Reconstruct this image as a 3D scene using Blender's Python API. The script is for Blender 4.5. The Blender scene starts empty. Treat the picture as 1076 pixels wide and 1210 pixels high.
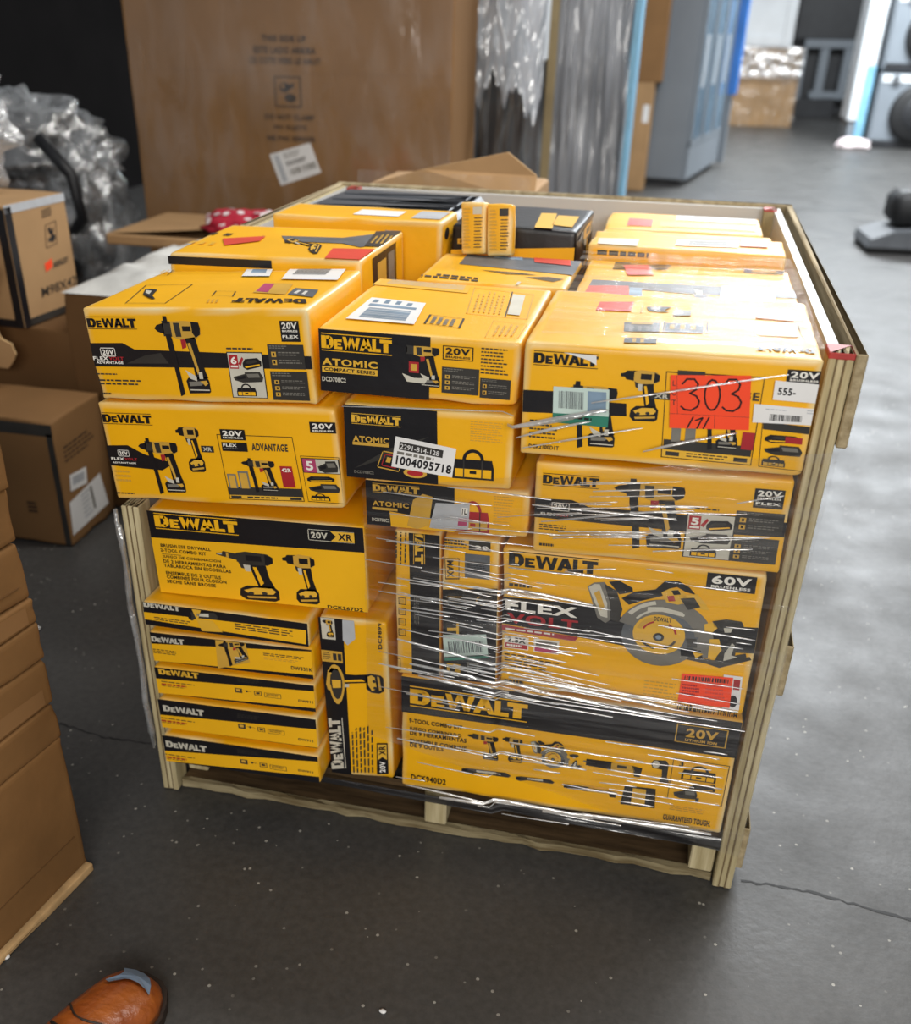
import bpy, bmesh, math, random
from mathutils import Vector, Matrix, noise
random.seed(7)
R = math.radians
scene = bpy.context.scene
COL = scene.collection

# ------------------------------------------------------------------ camera
F, CX, CY = 1173.833, 506.251, 710.6
CAM = Vector((0.89571, -1.44625, 1.40610))
ROT = Matrix(((0.9728228976, -0.1293812203, 0.1920315330),
              (0.2310246371, 0.4864823248, -0.8425927633),
              (0.0155957333, 0.8640575487, 0.5031513943)))
cd = bpy.data.cameras.new('camera')
cam = bpy.data.objects.new('camera', cd); COL.objects.link(cam)
cam.matrix_world = Matrix.Translation(CAM) @ ROT.to_4x4()
cd.sensor_fit = 'HORIZONTAL'; cd.sensor_width = 36
cd.lens = F / 1076 * 36
cd.shift_x = (538 - CX) / 1076; cd.shift_y = (CY - 605) / 1076
cd.clip_start = .05; cd.clip_end = 100
cd.dof.use_dof = True; cd.dof.focus_distance = 1.62; cd.dof.aperture_fstop = 3.3
scene.camera = cam

# ------------------------------------------------------------------ light
wd = bpy.data.worlds.new('world'); scene.world = wd; wd.use_nodes = True
wd.node_tree.nodes['Background'].inputs[0].default_value = (.95, .97, 1, 1)
wd.node_tree.nodes['Background'].inputs[1].default_value = .15
scene.view_settings.view_transform = 'Standard'
scene.view_settings.look = 'None'
scene.view_settings.exposure = 0.85
scene.view_settings.gamma = 1
scene.view_settings.use_curve_mapping = False
def area(name, loc, sx, sy, power, color=(1, .97, .92), aim=None):
    l = bpy.data.lights.new(name, 'AREA'); l.shape = 'RECTANGLE'; l.size = sx; l.size_y = sy
    l.energy = power; l.color = color
    o = bpy.data.objects.new(name, l); COL.objects.link(o); o.location = loc
    if aim: o.rotation_euler = (Vector(aim) - Vector(loc)).to_track_quat('-Z', 'Y').to_euler()
    return o
area('ceiling_lamp_near', (1.5, 1.5, 3.9), 2.4, .5, 58)
area('ceiling_lamp_mid', (2.3, 5.6, 4.2), 3.4, .6, 185, (.94, .97, 1))
area('ceiling_lamp_far', (3.0, 12.0, 4.6), 4.5, 1.2, 620, (.9, .96, 1))
area('front_fill', (1.7, -4.3, 2.5), 2.8, 1.2, 84, (1, .96, .9), aim=(.6, 0, .7))  # added fill from behind the camera for the box fronts, no known opening there

# ------------------------------------------------------------------ pixel helpers
def ray(x, y): return ROT @ Vector(((x - CX) / F, -(y - CY) / F, -1))
def onY(x, y, Y): d = ray(x, y); return CAM + d * ((Y - CAM.y) / d.y)
def onX(x, y, X): d = ray(x, y); return CAM + d * ((X - CAM.x) / d.x)
def onZ(x, y, Z): d = ray(x, y); return CAM + d * ((Z - CAM.z) / d.z)

# ------------------------------------------------------------------ materials
def lin(h):
    h = h.lstrip('#'); c = [int(h[i:i + 2], 16) / 255 for i in (0, 2, 4)]
    return tuple(v / 12.92 if v <= .04045 else ((v + .055) / 1.055) ** 2.4 for v in c) + (1,)
MATS = {}
def mat(name, col, rough=.5, var=.12, vscale=6., bump=0., bscale=40., metal=0., spec=.5, stretch=None, coat=0., col2=None, aniso=None):
    m = bpy.data.materials.new(name); m.use_nodes = True; nt = m.node_tree; n = nt.nodes; L = nt.links
    b = n['Principled BSDF']; b.inputs['Roughness'].default_value = rough; b.inputs['Metallic'].default_value = metal
    b.inputs['Specular IOR Level'].default_value = spec; b.inputs['Coat Weight'].default_value = coat
    tc = n.new('ShaderNodeTexCoord'); mp = n.new('ShaderNodeMapping'); L.new(tc.outputs['Object'], mp.inputs[0])
    if stretch: mp.inputs['Scale'].default_value = stretch
    nz = n.new('ShaderNodeTexNoise'); nz.inputs['Scale'].default_value = vscale; nz.inputs['Detail'].default_value = 5
    L.new(mp.outputs[0], nz.inputs['Vector'])
    rp = n.new('ShaderNodeValToRGB'); c = lin(col)
    a = lin(col2) if col2 else tuple(v * (1 - var) for v in c[:3]) + (1,)
    z = c if col2 else tuple(min(1, v * (1 + var)) for v in c[:3]) + (1,)
    rp.color_ramp.elements[0].position = .32; rp.color_ramp.elements[1].position = .68
    rp.color_ramp.elements[0].color = a; rp.color_ramp.elements[1].color = z
    L.new(nz.outputs['Fac'], rp.inputs[0]); L.new(rp.outputs[0], b.inputs['Base Color'])
    if bump:
        n2 = n.new('ShaderNodeTexNoise'); n2.inputs['Scale'].default_value = bscale; n2.inputs['Detail'].default_value = 4
        L.new(mp.outputs[0], n2.inputs['Vector'])
        bp = n.new('ShaderNodeBump'); bp.inputs['Strength'].default_value = bump; bp.inputs['Distance'].default_value = .004
        L.new(n2.outputs['Fac'], bp.inputs['Height']); L.new(bp.outputs[0], b.inputs['Normal'])
    MATS[name] = m; return m
mat('yellow', '#f4b40c', .42, .06, 5, .25, 28, coat=.08)
_m = MATS['yellow'].node_tree; _a = _m.nodes.new('ShaderNodeAttribute'); _a.attribute_name = 'wear'
_x = _m.nodes.new('ShaderNodeMix'); _x.data_type = 'RGBA'; _x.inputs[7].default_value = lin('#e9dcae')
_m.links.new(_a.outputs['Fac'], _x.inputs[0]); _m.links.new(_m.nodes['Principled BSDF'].inputs['Base Color'].links[0].from_socket, _x.inputs[6]); _m.links.new(_x.outputs[2], _m.nodes['Principled BSDF'].inputs['Base Color'])
mat('ink_black', '#17161a', .38, .15, 9, .25, 28)
mat('ink_dark', '#34322f', .42, .2, 14)
mat('ink_grey', '#77746c', .45, .15, 14)
mat('ink_light', '#c9c5b6', .5, .1, 14)
mat('ink_white', '#eeebe2', .5, .05, 14)
mat('ink_red', '#a8232b', .45, .1, 14)
mat('ink_tan', '#cfa23f', .45, .1, 14)
mat('ink_ylw', '#f3b71a', .4, .06, 5, .25, 28)
mat('ink_gold', '#e6b43a', .4, .06, 5)
mat('ink_magenta', '#b1436b', .45, .1, 14)
mat('ink_teal', '#2f7d68', .45, .1, 14)
mat('ink_blue', '#7f97ad', .45, .2, 20)
mat('ink_steel', '#5d6166', .45, .2, 20)
mat('label_white', '#e9e8e6', .45, .04, 10)
mat('label_grey', '#b9bcc0', .4, .1, 20)
mat('label_mint', '#c5d8d0', .45, .06, 10)
mat('label_orange', '#ff4a1e', .55, .04, 8)
mat('tape_red', '#dd4a3a', .35, .12, 12)
mat('kraft', '#87643f', .75, .1, 3, .3, 14, spec=.25)
mat('kraft_dark', '#694b2d', .8, .12, 3, .3, 12, spec=.2)
mat('kraft_light', '#ab8860', .75, .12, 4, .35, 18, spec=.25)
mat('kraft_brown', '#85613a', .78, .2, 4, .8, 9, spec=.22)
mat('kraft_edge', '#c4a274', .85, .15, 30, .3, 60, spec=.1)
mat('kraft_print', '#2e2319', .8, .15, 30)
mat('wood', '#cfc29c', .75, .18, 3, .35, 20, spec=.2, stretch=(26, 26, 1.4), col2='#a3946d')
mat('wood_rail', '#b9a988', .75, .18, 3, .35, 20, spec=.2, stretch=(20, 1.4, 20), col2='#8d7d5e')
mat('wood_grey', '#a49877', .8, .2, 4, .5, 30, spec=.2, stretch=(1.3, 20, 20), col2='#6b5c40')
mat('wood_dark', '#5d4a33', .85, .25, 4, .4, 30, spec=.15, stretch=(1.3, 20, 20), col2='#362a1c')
mat('glue_line', '#6e5c3f', .85, .2, 8)
mat('panel_white', '#d4d5d4', .55, .04, 3)
mat('red_paint', '#b03832', .5, .15, 30)
mat('black_plastic', '#1d1e21', .42, .2, 10, .25, 60)
mat('case_plastic', '#4b5057', .4, .15, 10, .2, 80)
mat('grey_plastic', '#63666a', .45, .15, 10)
mat('white_paint', '#d9dde0', .4, .05, 4)
mat('cooler_grey', '#7d848b', .4, .05, 3)
mat('dark_metal', '#26272a', .45, .2, 6)
mat('blue_paint', '#3f7fd0', .4, .1, 4)
mat('cooler_glass', '#6d8496', .12, .2, 3)
mat('blue_pale', '#7fb3cf', .4, .15, 8)
mat('leather', '#a85a20', .32, .3, 22, .5, 90, col2='#7a3510', coat=.35)
mat('sole', '#2a1d15', .6, .2, 10)
mat('shoe_glare', '#6f8299', .3, .15, 20)
mat('red_cloth', '#b01a34', .8, .12, 8)
mat('white_dot', '#e6d8d8', .8, .05, 8)
mat('foam', '#c6c5c0', .6, .18, 9, .9, 16)
mat('black_cloth', '#17171a', .6, .3, 4, .6, 12)
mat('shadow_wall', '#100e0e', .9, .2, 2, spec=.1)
mat('wall_paint', '#57585a', .8, .1, 2)
mat('rubber', '#1a1a1b', .6, .2, 8)
mat('wood_strip', '#a08d68', .8, .15, 5)

def floor_mat():
    m = bpy.data.materials.new('concrete'); m.use_nodes = True; nt = m.node_tree; n = nt.nodes; L = nt.links
    b = n['Principled BSDF']; tc = n.new('ShaderNodeTexCoord')
    def noi(s, d=6, r=.55):
        q = n.new('ShaderNodeTexNoise'); q.inputs['Scale'].default_value = s; q.inputs['Detail'].default_value = d
        q.inputs['Roughness'].default_value = r; L.new(tc.outputs['Object'], q.inputs['Vector']); return q
    def ramp(src, p0, c0, p1, c1):
        r = n.new('ShaderNodeValToRGB'); r.color_ramp.elements[0].position = p0; r.color_ramp.elements[1].position = p1
        r.color_ramp.elements[0].color = c0; r.color_ramp.elements[1].color = c1; L.new(src, r.inputs[0]); return r
    def mix(fac, a, bb):
        x = n.new('ShaderNodeMix'); x.data_type = 'RGBA'; L.new(fac, x.inputs[0]); L.new(a, x.inputs[6])
        if hasattr(bb, 'links'): L.new(bb, x.inputs[7])
        else: x.inputs[7].default_value = bb
        return x.outputs[2]
    base = ramp(noi(2.2).outputs['Fac'], .3, lin('#383837'), .7, lin('#4d4c4a'))
    fine = ramp(noi(60, 8, .7).outputs['Fac'], .35, lin('#302f2e'), .65, lin('#565452'))
    x = n.new('ShaderNodeMix'); x.data_type = 'RGBA'; x.inputs[0].default_value = .4
    L.new(base.outputs[0], x.inputs[6]); L.new(fine.outputs[0], x.inputs[7])
    vo = n.new('ShaderNodeTexVoronoi'); vo.inputs['Scale'].default_value = 34; L.new(tc.outputs['Object'], vo.inputs['Vector'])
    vs = n.new('ShaderNodeMath'); vs.operation = 'LESS_THAN'; vs.inputs[1].default_value = .10; L.new(vo.outputs['Distance'], vs.inputs[0])
    gate = ramp(noi(5, 4, .7).outputs['Fac'], .46, (0, 0, 0, 1), .56, (1, 1, 1, 1))
    sep = n.new('ShaderNodeMath'); sep.operation = 'MULTIPLY'; L.new(vs.outputs[0], sep.inputs[0]); L.new(gate.outputs[0], sep.inputs[1])
    out = mix(sep.outputs[0], x.outputs[2], lin('#a7a49b'))
    L.new(out, b.inputs['Base Color'])
    rr = ramp(noi(4).outputs['Fac'], .3, (.36,) * 3 + (1,), .7, (.56,) * 3 + (1,)); L.new(rr.outputs[0], b.inputs['Roughness'])
    bp = n.new('ShaderNodeBump'); bp.inputs['Strength'].default_value = .25; bp.inputs['Distance'].default_value = .004
    L.new(noi(45, 6).outputs['Fac'], bp.inputs['Height']); L.new(bp.outputs[0], b.inputs['Normal'])
    MATS['concrete'] = m
floor_mat()

def film_mat(name, haze, gloss, stretch, tint=(.9, .93, .95, 1), rough=.12, bumpd=.006, scale=1., cut=(.45, .7)):
    # clear plastic film: transparent sheet, glossy reflections off its wrinkles, whitened where it is bunched
    m = bpy.data.materials.new(name); m.use_nodes = True; nt = m.node_tree; n = nt.nodes; L = nt.links
    for q in list(n): n.remove(q)
    out = n.new('ShaderNodeOutputMaterial'); tr = n.new('ShaderNodeBsdfTransparent'); gl = n.new('ShaderNodeBsdfGlossy'); df = n.new('ShaderNodeBsdfDiffuse')
    tl = n.new('ShaderNodeBsdfTranslucent')
    gl.inputs['Roughness'].default_value = rough; df.inputs['Color'].default_value = tint; tl.inputs['Color'].default_value = tint
    tc = n.new('ShaderNodeTexCoord'); mp = n.new('ShaderNodeMapping'); mp.inputs['Scale'].default_value = stretch; L.new(tc.outputs['Object'], mp.inputs[0])
    nz = n.new('ShaderNodeTexNoise'); nz.inputs['Scale'].default_value = scale; nz.inputs['Detail'].default_value = 6; nz.inputs['Distortion'].default_value = .35; L.new(mp.outputs[0], nz.inputs['Vector'])
    bp = n.new('ShaderNodeBump'); bp.inputs['Strength'].default_value = 1; bp.inputs['Distance'].default_value = bumpd; L.new(nz.outputs['Fac'], bp.inputs['Height'])
    L.new(bp.outputs[0], gl.inputs['Normal'])
    rp = n.new('ShaderNodeValToRGB'); rp.color_ramp.elements[0].position = cut[0]; rp.color_ramp.elements[1].position = cut[1]
    rp.color_ramp.elements[0].color = (0,) * 3 + (1,); rp.color_ramp.elements[1].color = (haze,) * 3 + (1,); L.new(nz.outputs['Fac'], rp.inputs[0])
    m0 = n.new('ShaderNodeMixShader'); m0.inputs[0].default_value = .5; L.new(df.outputs[0], m0.inputs[1]); L.new(tl.outputs[0], m0.inputs[2])
    m1 = n.new('ShaderNodeMixShader'); L.new(rp.outputs[0], m1.inputs[0]); L.new(tr.outputs[0], m1.inputs[1]); L.new(m0.outputs[0], m1.inputs[2])
    m2 = n.new('ShaderNodeMixShader'); m2.inputs[0].default_value = gloss; L.new(m1.outputs[0], m2.inputs[1]); L.new(gl.outputs[0], m2.inputs[2])
    L.new(m2.outputs[0], out.inputs[0]); MATS[name] = m
film_mat('film_wrap', .12, .11, (2.2, 30, 46), cut=(.5, .72))
film_mat('film_fold', .9, .45, (9, 9, 60), rough=.2, cut=(.2, .6))
film_mat('film_top', .22, .06, (5, 34, 20), cut=(.45, .7))
film_mat('film_bag', .55, .3, (14, 14, 14), cut=(.3, .7), rough=.18, bumpd=.02)
film_mat('film_clear', .13, .10, (10, 10, 3), cut=(.45, .75), rough=.15, bumpd=.01)
film_mat('film_fogged', .95, .2, (7, 7, 1.6), cut=(.15, .55), tint=(.62, .64, .69, 1), rough=.25, bumpd=.03)
film_mat('film_dense', 1., .28, (5, 5, 1.4), cut=(.1, .5), tint=(.55, .58, .62, 1), rough=.22, bumpd=.03)
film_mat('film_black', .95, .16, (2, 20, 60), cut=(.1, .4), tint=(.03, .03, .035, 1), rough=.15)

# ------------------------------------------------------------------ mesh builder
class MB:
    def __init__(s): s.v = []; s.f = []; s.m = []; s.mats = []; s.smooth = False
    def mi(s, m):
        if m not in s.mats: s.mats.append(m)
        return s.mats.index(m)
    def poly(s, pts, m):
        i = len(s.v); s.v += [tuple(p) for p in pts]; s.f.append(tuple(range(i, i + len(pts)))); s.m.append(s.mi(m))
    def raw(s, vs, fs, m):
        i = len(s.v); s.v += [tuple(p) for p in vs]; k = s.mi(m)
        for f in fs: s.f.append(tuple(i + a for a in f)); s.m.append(k)
    def box(s, x0, y0, z0, x1, y1, z1, m, M=None):
        vs = [Vector((x, y, z)) for z in (z0, z1) for y in (y0, y1) for x in (x0, x1)]
        if M: vs = [M @ v for v in vs]
        s.raw(vs, [(0, 2, 3, 1), (4, 5, 7, 6), (0, 1, 5, 4), (2, 6, 7, 3), (0, 4, 6, 2), (1, 3, 7, 5)], m)
    def bbox(s, x0, y0, z0, x1, y1, z1, m, b=.004):   # chamfered box
        def ring(z, i): return [(x0 + i, y0, z), (x1 - i, y0, z), (x1, y0 + i, z), (x1, y1 - i, z), (x1 - i, y1, z), (x0 + i, y1, z), (x0, y1 - i, z), (x0, y0 + i, z)]
        def inner(z): return [(x0 + b, y0 + b, z), (x1 - b, y0 + b, z), (x1 - b, y0 + b, z), (x1 - b, y1 - b, z), (x1 - b, y1 - b, z), (x0 + b, y1 - b, z), (x0 + b, y1 - b, z), (x0 + b, y0 + b, z)]
        rings = [inner(z0), ring(z0 + b, b), ring(z1 - b, b), inner(z1)]
        vs = sum(rings, []); fs = []
        for k in range(3):
            for j in range(8): fs.append((k * 8 + j, k * 8 + (j + 1) % 8, k * 8 + 8 + (j + 1) % 8, k * 8 + 8 + j))
        fs.append((0, 7, 5, 3)); fs.append((24, 27, 29, 31))
        s.raw(vs, fs, m)
    def tube(s, pts, r, m, n=8, close=True):
        pts = [Vector(p) for p in pts]; rs = r if isinstance(r, (list, tuple)) else [r] * len(pts); rings = []
        for i, p in enumerate(pts):
            t = (pts[min(i + 1, len(pts) - 1)] - pts[max(i - 1, 0)]).normalized()
            a = t.orthogonal().normalized() if i == 0 else (A - t * A.dot(t)).normalized()
            A = a; bb = t.cross(a)
            rings.append([p + (a * math.cos(2 * math.pi * k / n) + bb * math.sin(2 * math.pi * k / n)) * rs[i] for k in range(n)])
        vs = sum(rings, []); fs = [(i * n + k, i * n + (k + 1) % n, i * n + n + (k + 1) % n, i * n + n + k) for i in range(len(pts) - 1) for k in range(n)]
        if close: fs += [tuple(range(n))[::-1], tuple(range((len(pts) - 1) * n, len(pts) * n))]
        s.raw(vs, fs, m)
    def grid(s, nu, nv, fn, m):
        vs = [fn(i / nu, j / nv) for j in range(nv + 1) for i in range(nu + 1)]
        s.raw(vs, [(j * (nu + 1) + i, j * (nu + 1) + i + 1, (j + 1) * (nu + 1) + i + 1, (j + 1) * (nu + 1) + i) for j in range(nv) for i in range(nu)], m)
    def build(s, name, parent=None, smooth=None):
        me = bpy.data.meshes.new(name); me.from_pydata(s.v, [], s.f)
        for m in s.mats: me.materials.append(MATS[m])
        me.polygons.foreach_set('material_index', s.m)
        if smooth: me.polygons.foreach_set('use_smooth', [True] * len(s.f))
        me.update()
        o = bpy.data.objects.new(name, me); COL.objects.link(o)
        if parent: o.parent = parent
        return o
def tag(o, label=None, cat=None, group=None, kind=None):
    if label: o['label'] = label
    if cat: o['category'] = cat
    if group: o['group'] = group
    if kind: o['kind'] = kind
    return o
def empty(name, loc=(0, 0, 0), rz=0):
    o = bpy.data.objects.new(name, None); COL.objects.link(o); o.location = loc; o.rotation_euler = (0, 0, rz); o.empty_display_size = .05
    return o

# ------------------------------------------------------------------ lettering
def stroke(a, b, w):     # slanted letter stroke of horizontal width w
    return [(a[0], a[1]), (a[0] + w, a[1]), (b[0] + w, b[1]), (b[0], b[1])]
def logo_polys():
    P = []
    def put(ps, x, w, h0=0., h1=1.):
        for p in ps: P.append([(x + px * w, h0 + py * (h1 - h0)) for px, py in p])
    r = lambda x0, y0, x1, y1: [(x0, y0), (x1, y0), (x1, y1), (x0, y1)]
    D = [r(0, 0, .4, 1), [(.38, 0), (.7, 0), (.78, .24), (.38, .24)], [(.38, .76), (.78, .76), (.7, 1), (.38, 1)], [(.7, 0), (.9, .14), (1, .34), (1, .66), (.9, .86), (.7, 1), (.6, .76), (.66, .5), (.6, .24)]]
    E_ = [r(0, 0, .4, 1), r(.38, 0, .95, .25), r(.38, .39, .85, .61), r(.38, .75, 1, 1)]
    W = [stroke((0, 0), (.17, 1), .20), stroke((.42, 0), (.20, 1), .14), stroke((.43, 0), (.65, 1), .14), stroke((.80, 0), (.63, 1), .20)]
    A = [stroke((.34, 0), (0, 1), .30), stroke((.36, 0), (.70, 1), .30), r(.2, .6, .8, .78)]
    Lt = [r(0, 0, .42, 1), r(.4, .74, 1, 1)]
    T = [r(0, 0, 1, .27), r(.3, .25, .7, 1)]
    put(D, 0, .175); put(E_, .185, .115, .24, 1); put(W, .305, .25); put(A, .545, .185); put(Lt, .725, .12); put(T, .83, .17)
    return P
LOGO = logo_polys()
FONTC = {}
def text_mesh(t, bold):
    k = (t, bold)
    if k in FONTC: return FONTC[k]
    c = bpy.data.curves.new('t', 'FONT'); c.body = t; c.resolution_u = 3; c.offset = .035 if bold else .006; c.space_character = 1.12 if bold else 1.02
    o = bpy.data.objects.new('t', c); COL.objects.link(o)
    me = o.to_mesh()
    vs = [(v.co.x, v.co.y) for v in me.vertices]; fs = [tuple(p.vertices) for p in me.polygons]
    o.to_mesh_clear(); bpy.data.objects.remove(o); bpy.data.curves.remove(c)
    x0 = min(v[0] for v in vs); x1 = max(v[0] for v in vs); y0 = min(v[1] for v in vs); y1 = max(v[1] for v in vs)
    vs = [((x - x0) / (x1 - x0 or 1), 1 - (y - y0) / (y1 - y0 or 1)) for x, y in vs]
    FONTC[k] = (vs, fs); return FONTC[k]

class Frame:     # bilinear patch on a canvas, s to the right, t down
    def __init__(f, c, q): f.c = c; f.q = q
    def pt(f, s, t):
        a, b, c, d = f.q
        return tuple((a[i] * (1 - s) + b[i] * s) * (1 - t) + (d[i] * (1 - s) + c[i] * s) * t for i in (0, 1))
    def poly(f, pts, m, l=2): f.c.poly([f.pt(*p) for p in pts], m, l)
    def rect(f, x0, y0, x1, y1, m, l=2): f.poly([(x0, y0), (x1, y0), (x1, y1), (x0, y1)], m, l)
    def sub(f, x0, y0, x1, y1): return Frame(f.c, [f.pt(x0, y0), f.pt(x1, y0), f.pt(x1, y1), f.pt(x0, y1)])
    def disc(f, x, y, rx, ry, m, l=2, n=20, a0=0, a1=360, r0=0):
        if r0 == 0 and a1 - a0 == 360:
            f.poly([(x + rx * math.cos(2 * math.pi * k / n), y + ry * math.sin(2 * math.pi * k / n)) for k in range(n)], m, l); return
        ang = [R(a0 + (a1 - a0) * k / n) for k in range(n + 1)]
        f.poly([(x + rx * math.cos(a), y + ry * math.sin(a)) for a in ang] + [(x + rx * r0 * math.cos(a), y + ry * r0 * math.sin(a)) for a in reversed(ang)], m, l)
    def text(f, t, m, l=4, bold=True):
        vs, fs = text_mesh(t, bold); f.c.mesh([f.pt(*v) for v in vs], fs, m, l)
    def logo(f, m, l=3, rules=True, plate=None):
        if plate: f.rect(-.03, -.1, 1.03, 1.1, plate, l - 1)
        for p in LOGO: f.poly([(x, .14 + y * .72) for x, y in p], m, l)
        if rules: f.rect(0, 0, 1, .05, m, l); f.rect(0, .95, 1, 1, m, l)
    def outline(f, m, l=2, w=.03, wy=None):
        wy = wy or w
        f.rect(0, 0, 1, wy, m, l); f.rect(0, 1 - wy, 1, 1, m, l); f.rect(0, 0, w, 1, m, l); f.rect(1 - w, 0, 1, 1, m, l)
    def bars(f, n, m, l=3, fill=.45, seed=0):     # unreadable small print: rows of short dashes
        rd = random.Random(seed * 31 + n)
        for i in range(n):
            t0 = i / n; x = 0; end = rd.uniform(.72, 1)
            while x < end:
                w = rd.uniform(.06, .16); f.rect(x, t0, min(x + w, end), t0 + fill / n, m, l); x += w + .03
    def barcode(f, m, l=7, n=22, seed=1):
        rd = random.Random(seed); x = 0
        while x < 1:
            w = rd.choice([.012, .02, .035]); f.rect(x, 0, min(1, x + w), 1, m, l); x += w + rd.choice([.012, .02, .03])
    def line(f, pts, w, m, l=8, wy=None):          # pen stroke
        wy = wy or w
        for (x0, y0), (x1, y1) in zip(pts, pts[1:]):
            dx, dy = x1 - x0, y1 - y0; L_ = math.hypot(dx, dy) or 1; nx, ny = -dy / L_ * w / 2, dx / L_ * wy / 2; ex, ey = dx / L_ * w * .3, dy / L_ * wy * .3
            f.poly([(x0 - ex + nx, y0 - ey + ny), (x1 + ex + nx, y1 + ey + ny), (x1 + ex - nx, y1 + ey - ny), (x0 - ex - nx, y0 - ey - ny)], m, l)

class Canvas:    # one printed face of a box; uv in metres, u right, v down
    def __init__(c, box, face, crop=(0, 0, 1)):
        c.box = box; c.face = face; c.crop = crop; w, d, h = box.w, box.d, box.h
        if face == 'front': c.o, c.U, c.V, c.N = Vector((0, 0, h)), Vector((1, 0, 0)), Vector((0, 0, -1)), Vector((0, -1, 0)); c.size = (w, h)
        if face == 'top': c.o, c.U, c.V, c.N = Vector((0, d, h)), Vector((1, 0, 0)), Vector((0, -1, 0)), Vector((0, 0, 1)); c.size = (w, d)
        if face == 'right': c.o, c.U, c.V, c.N = Vector((w, 0, h)), Vector((0, 1, 0)), Vector((0, 0, -1)), Vector((1, 0, 0)); c.size = (d, h)
        c.cur = None
    def part(c, name, label=None):
        c.cur = MB(); c.box.parts.append((name, c.cur, label)); return c
    def px(c, x, y):
        x, y = c.crop[0] + x / c.crop[2], c.crop[1] + y / c.crop[2]
        Mi = c.box.Mi; o = Mi @ CAM; d = (Mi.to_3x3() @ ray(x, y)); t = (c.o - o).dot(c.N) / d.dot(c.N); p = o + d * t - c.o
        return p.dot(c.U), p.dot(c.V)
    def loc(c, uv, l): 
        e = .0012; u = min(max(uv[0], e), c.size[0] - e); v = min(max(uv[1], e), c.size[1] - e)
        return c.o + c.U * u + c.V * v + c.N * (.0005 + .0003 * l)
    def poly(c, pts, m, l=0): c.cur.poly([c.loc(p, l) for p in pts], m)
    def mesh(c, vs, fs, m, l): c.cur.raw([c.loc(p, l) for p in vs], fs, m)
    def P(c, pts, m, l=0): c.poly([c.px(*p) for p in pts], m, l)
    def R(c, x0, y0, x1, y1):
        a, b, e = c.px(x0, y0), c.px(x1, y1), c.px(x0, y1); b = (b[0], max(b[1], a[1] + .58 * (e[1] - a[1]))); return Frame(c, [a, (b[0], a[1]), b, (a[0], b[1])])
    def RT(c, x0, y0, x1, h):
        a, b, e = c.px(x0, y0), c.px(x1, y0), c.px(x0, y0 + h); return Frame(c, [a, (b[0], a[1]), (b[0], e[1]), (a[0], e[1])])
    def Q(c, pts): return Frame(c, [c.px(*p) for p in pts])
    def all(c): w, h = c.size; return Frame(c, [(0, 0), (w, 0), (w, h), (0, h)])

def carton_mesh(mb, w, d, h, m, seed=0, r=.004, dent=.006, bulge=0.):
    def ax(L):
        n = max(3, int(L / .06)); e = [0, r, r * 3]
        return e + [r * 3 + (L - r * 6) * i / n for i in range(1, n)] + [L - r * 3, L - r, L]
    X, Y, Z = ax(w), ax(d), ax(h); idx = {}; vs = []; fs = []; so = Vector((seed * 3.1, seed * 1.7, seed * .9))
    def vert(i, j, k):
        if (i, j, k) in idx: return idx[i, j, k]
        p = Vector((X[i], Y[j], Z[k])); c = Vector((min(max(p.x, r), w - r), min(max(p.y, r), d - r), min(max(p.z, r), h - r)))
        e = p - c
        if e.length > 1e-6: p = c + e.normalized() * r
        ds = sorted([min(p.x, w - p.x), min(p.y, d - p.y), min(p.z, h - p.z)])
        fall = max(0, 1 - ds[1] / .035)
        n = noise.noise(p * 14 + so) * .7 + noise.noise(p * 40 + so) * .3
        ctr = Vector((w / 2, d / 2, h / 2))
        a = max(0, n) * dent * fall ** 2 * (1.6 if ds[2] < .03 else 1)
        if a > 0:
            dirn = Vector((math.copysign(1, ctr.x - p.x) * (min(p.x, w - p.x) < .035), math.copysign(1, ctr.y - p.y) * (min(p.y, d - p.y) < .035), math.copysign(1, ctr.z - p.z) * (min(p.z, h - p.z) < .035)))
            p = p + dirn * a
        idx[i, j, k] = len(vs); vs.append(p); return idx[i, j, k]
    nx, ny, nz = len(X) - 1, len(Y) - 1, len(Z) - 1
    for i in range(nx):
        for j in range(ny):
            fs.append((vert(i, j, 0), vert(i, j + 1, 0), vert(i + 1, j + 1, 0), vert(i + 1, j, 0)))
            fs.append((vert(i, j, nz), vert(i + 1, j, nz), vert(i + 1, j + 1, nz), vert(i, j + 1, nz)))
        for k in range(nz):
            fs.append((vert(i, 0, k), vert(i + 1, 0, k), vert(i + 1, 0, k + 1), vert(i, 0, k + 1)))
            fs.append((vert(i, ny, k), vert(i, ny, k + 1), vert(i + 1, ny, k + 1), vert(i + 1, ny, k)))
    for j in range(ny):
        for k in range(nz):
            fs.append((vert(0, j, k), vert(0, j, k + 1), vert(0, j + 1, k + 1), vert(0, j + 1, k)))
            fs.append((vert(nx, j, k), vert(nx, j + 1, k), vert(nx, j + 1, k + 1), vert(nx, j, k + 1)))
    mb.raw(vs, fs, m)
    wr = []
    for p in vs:
        ds = sorted([min(p.x, w - p.x), min(p.y, d - p.y), min(p.z, h - p.z)])
        wr.append(max(0, 1 - ds[1] / .010) * min(1, max(0, .55 + 1.3 * noise.noise(Vector(p) * 22 + so))))
    mb.wear = wr

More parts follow.
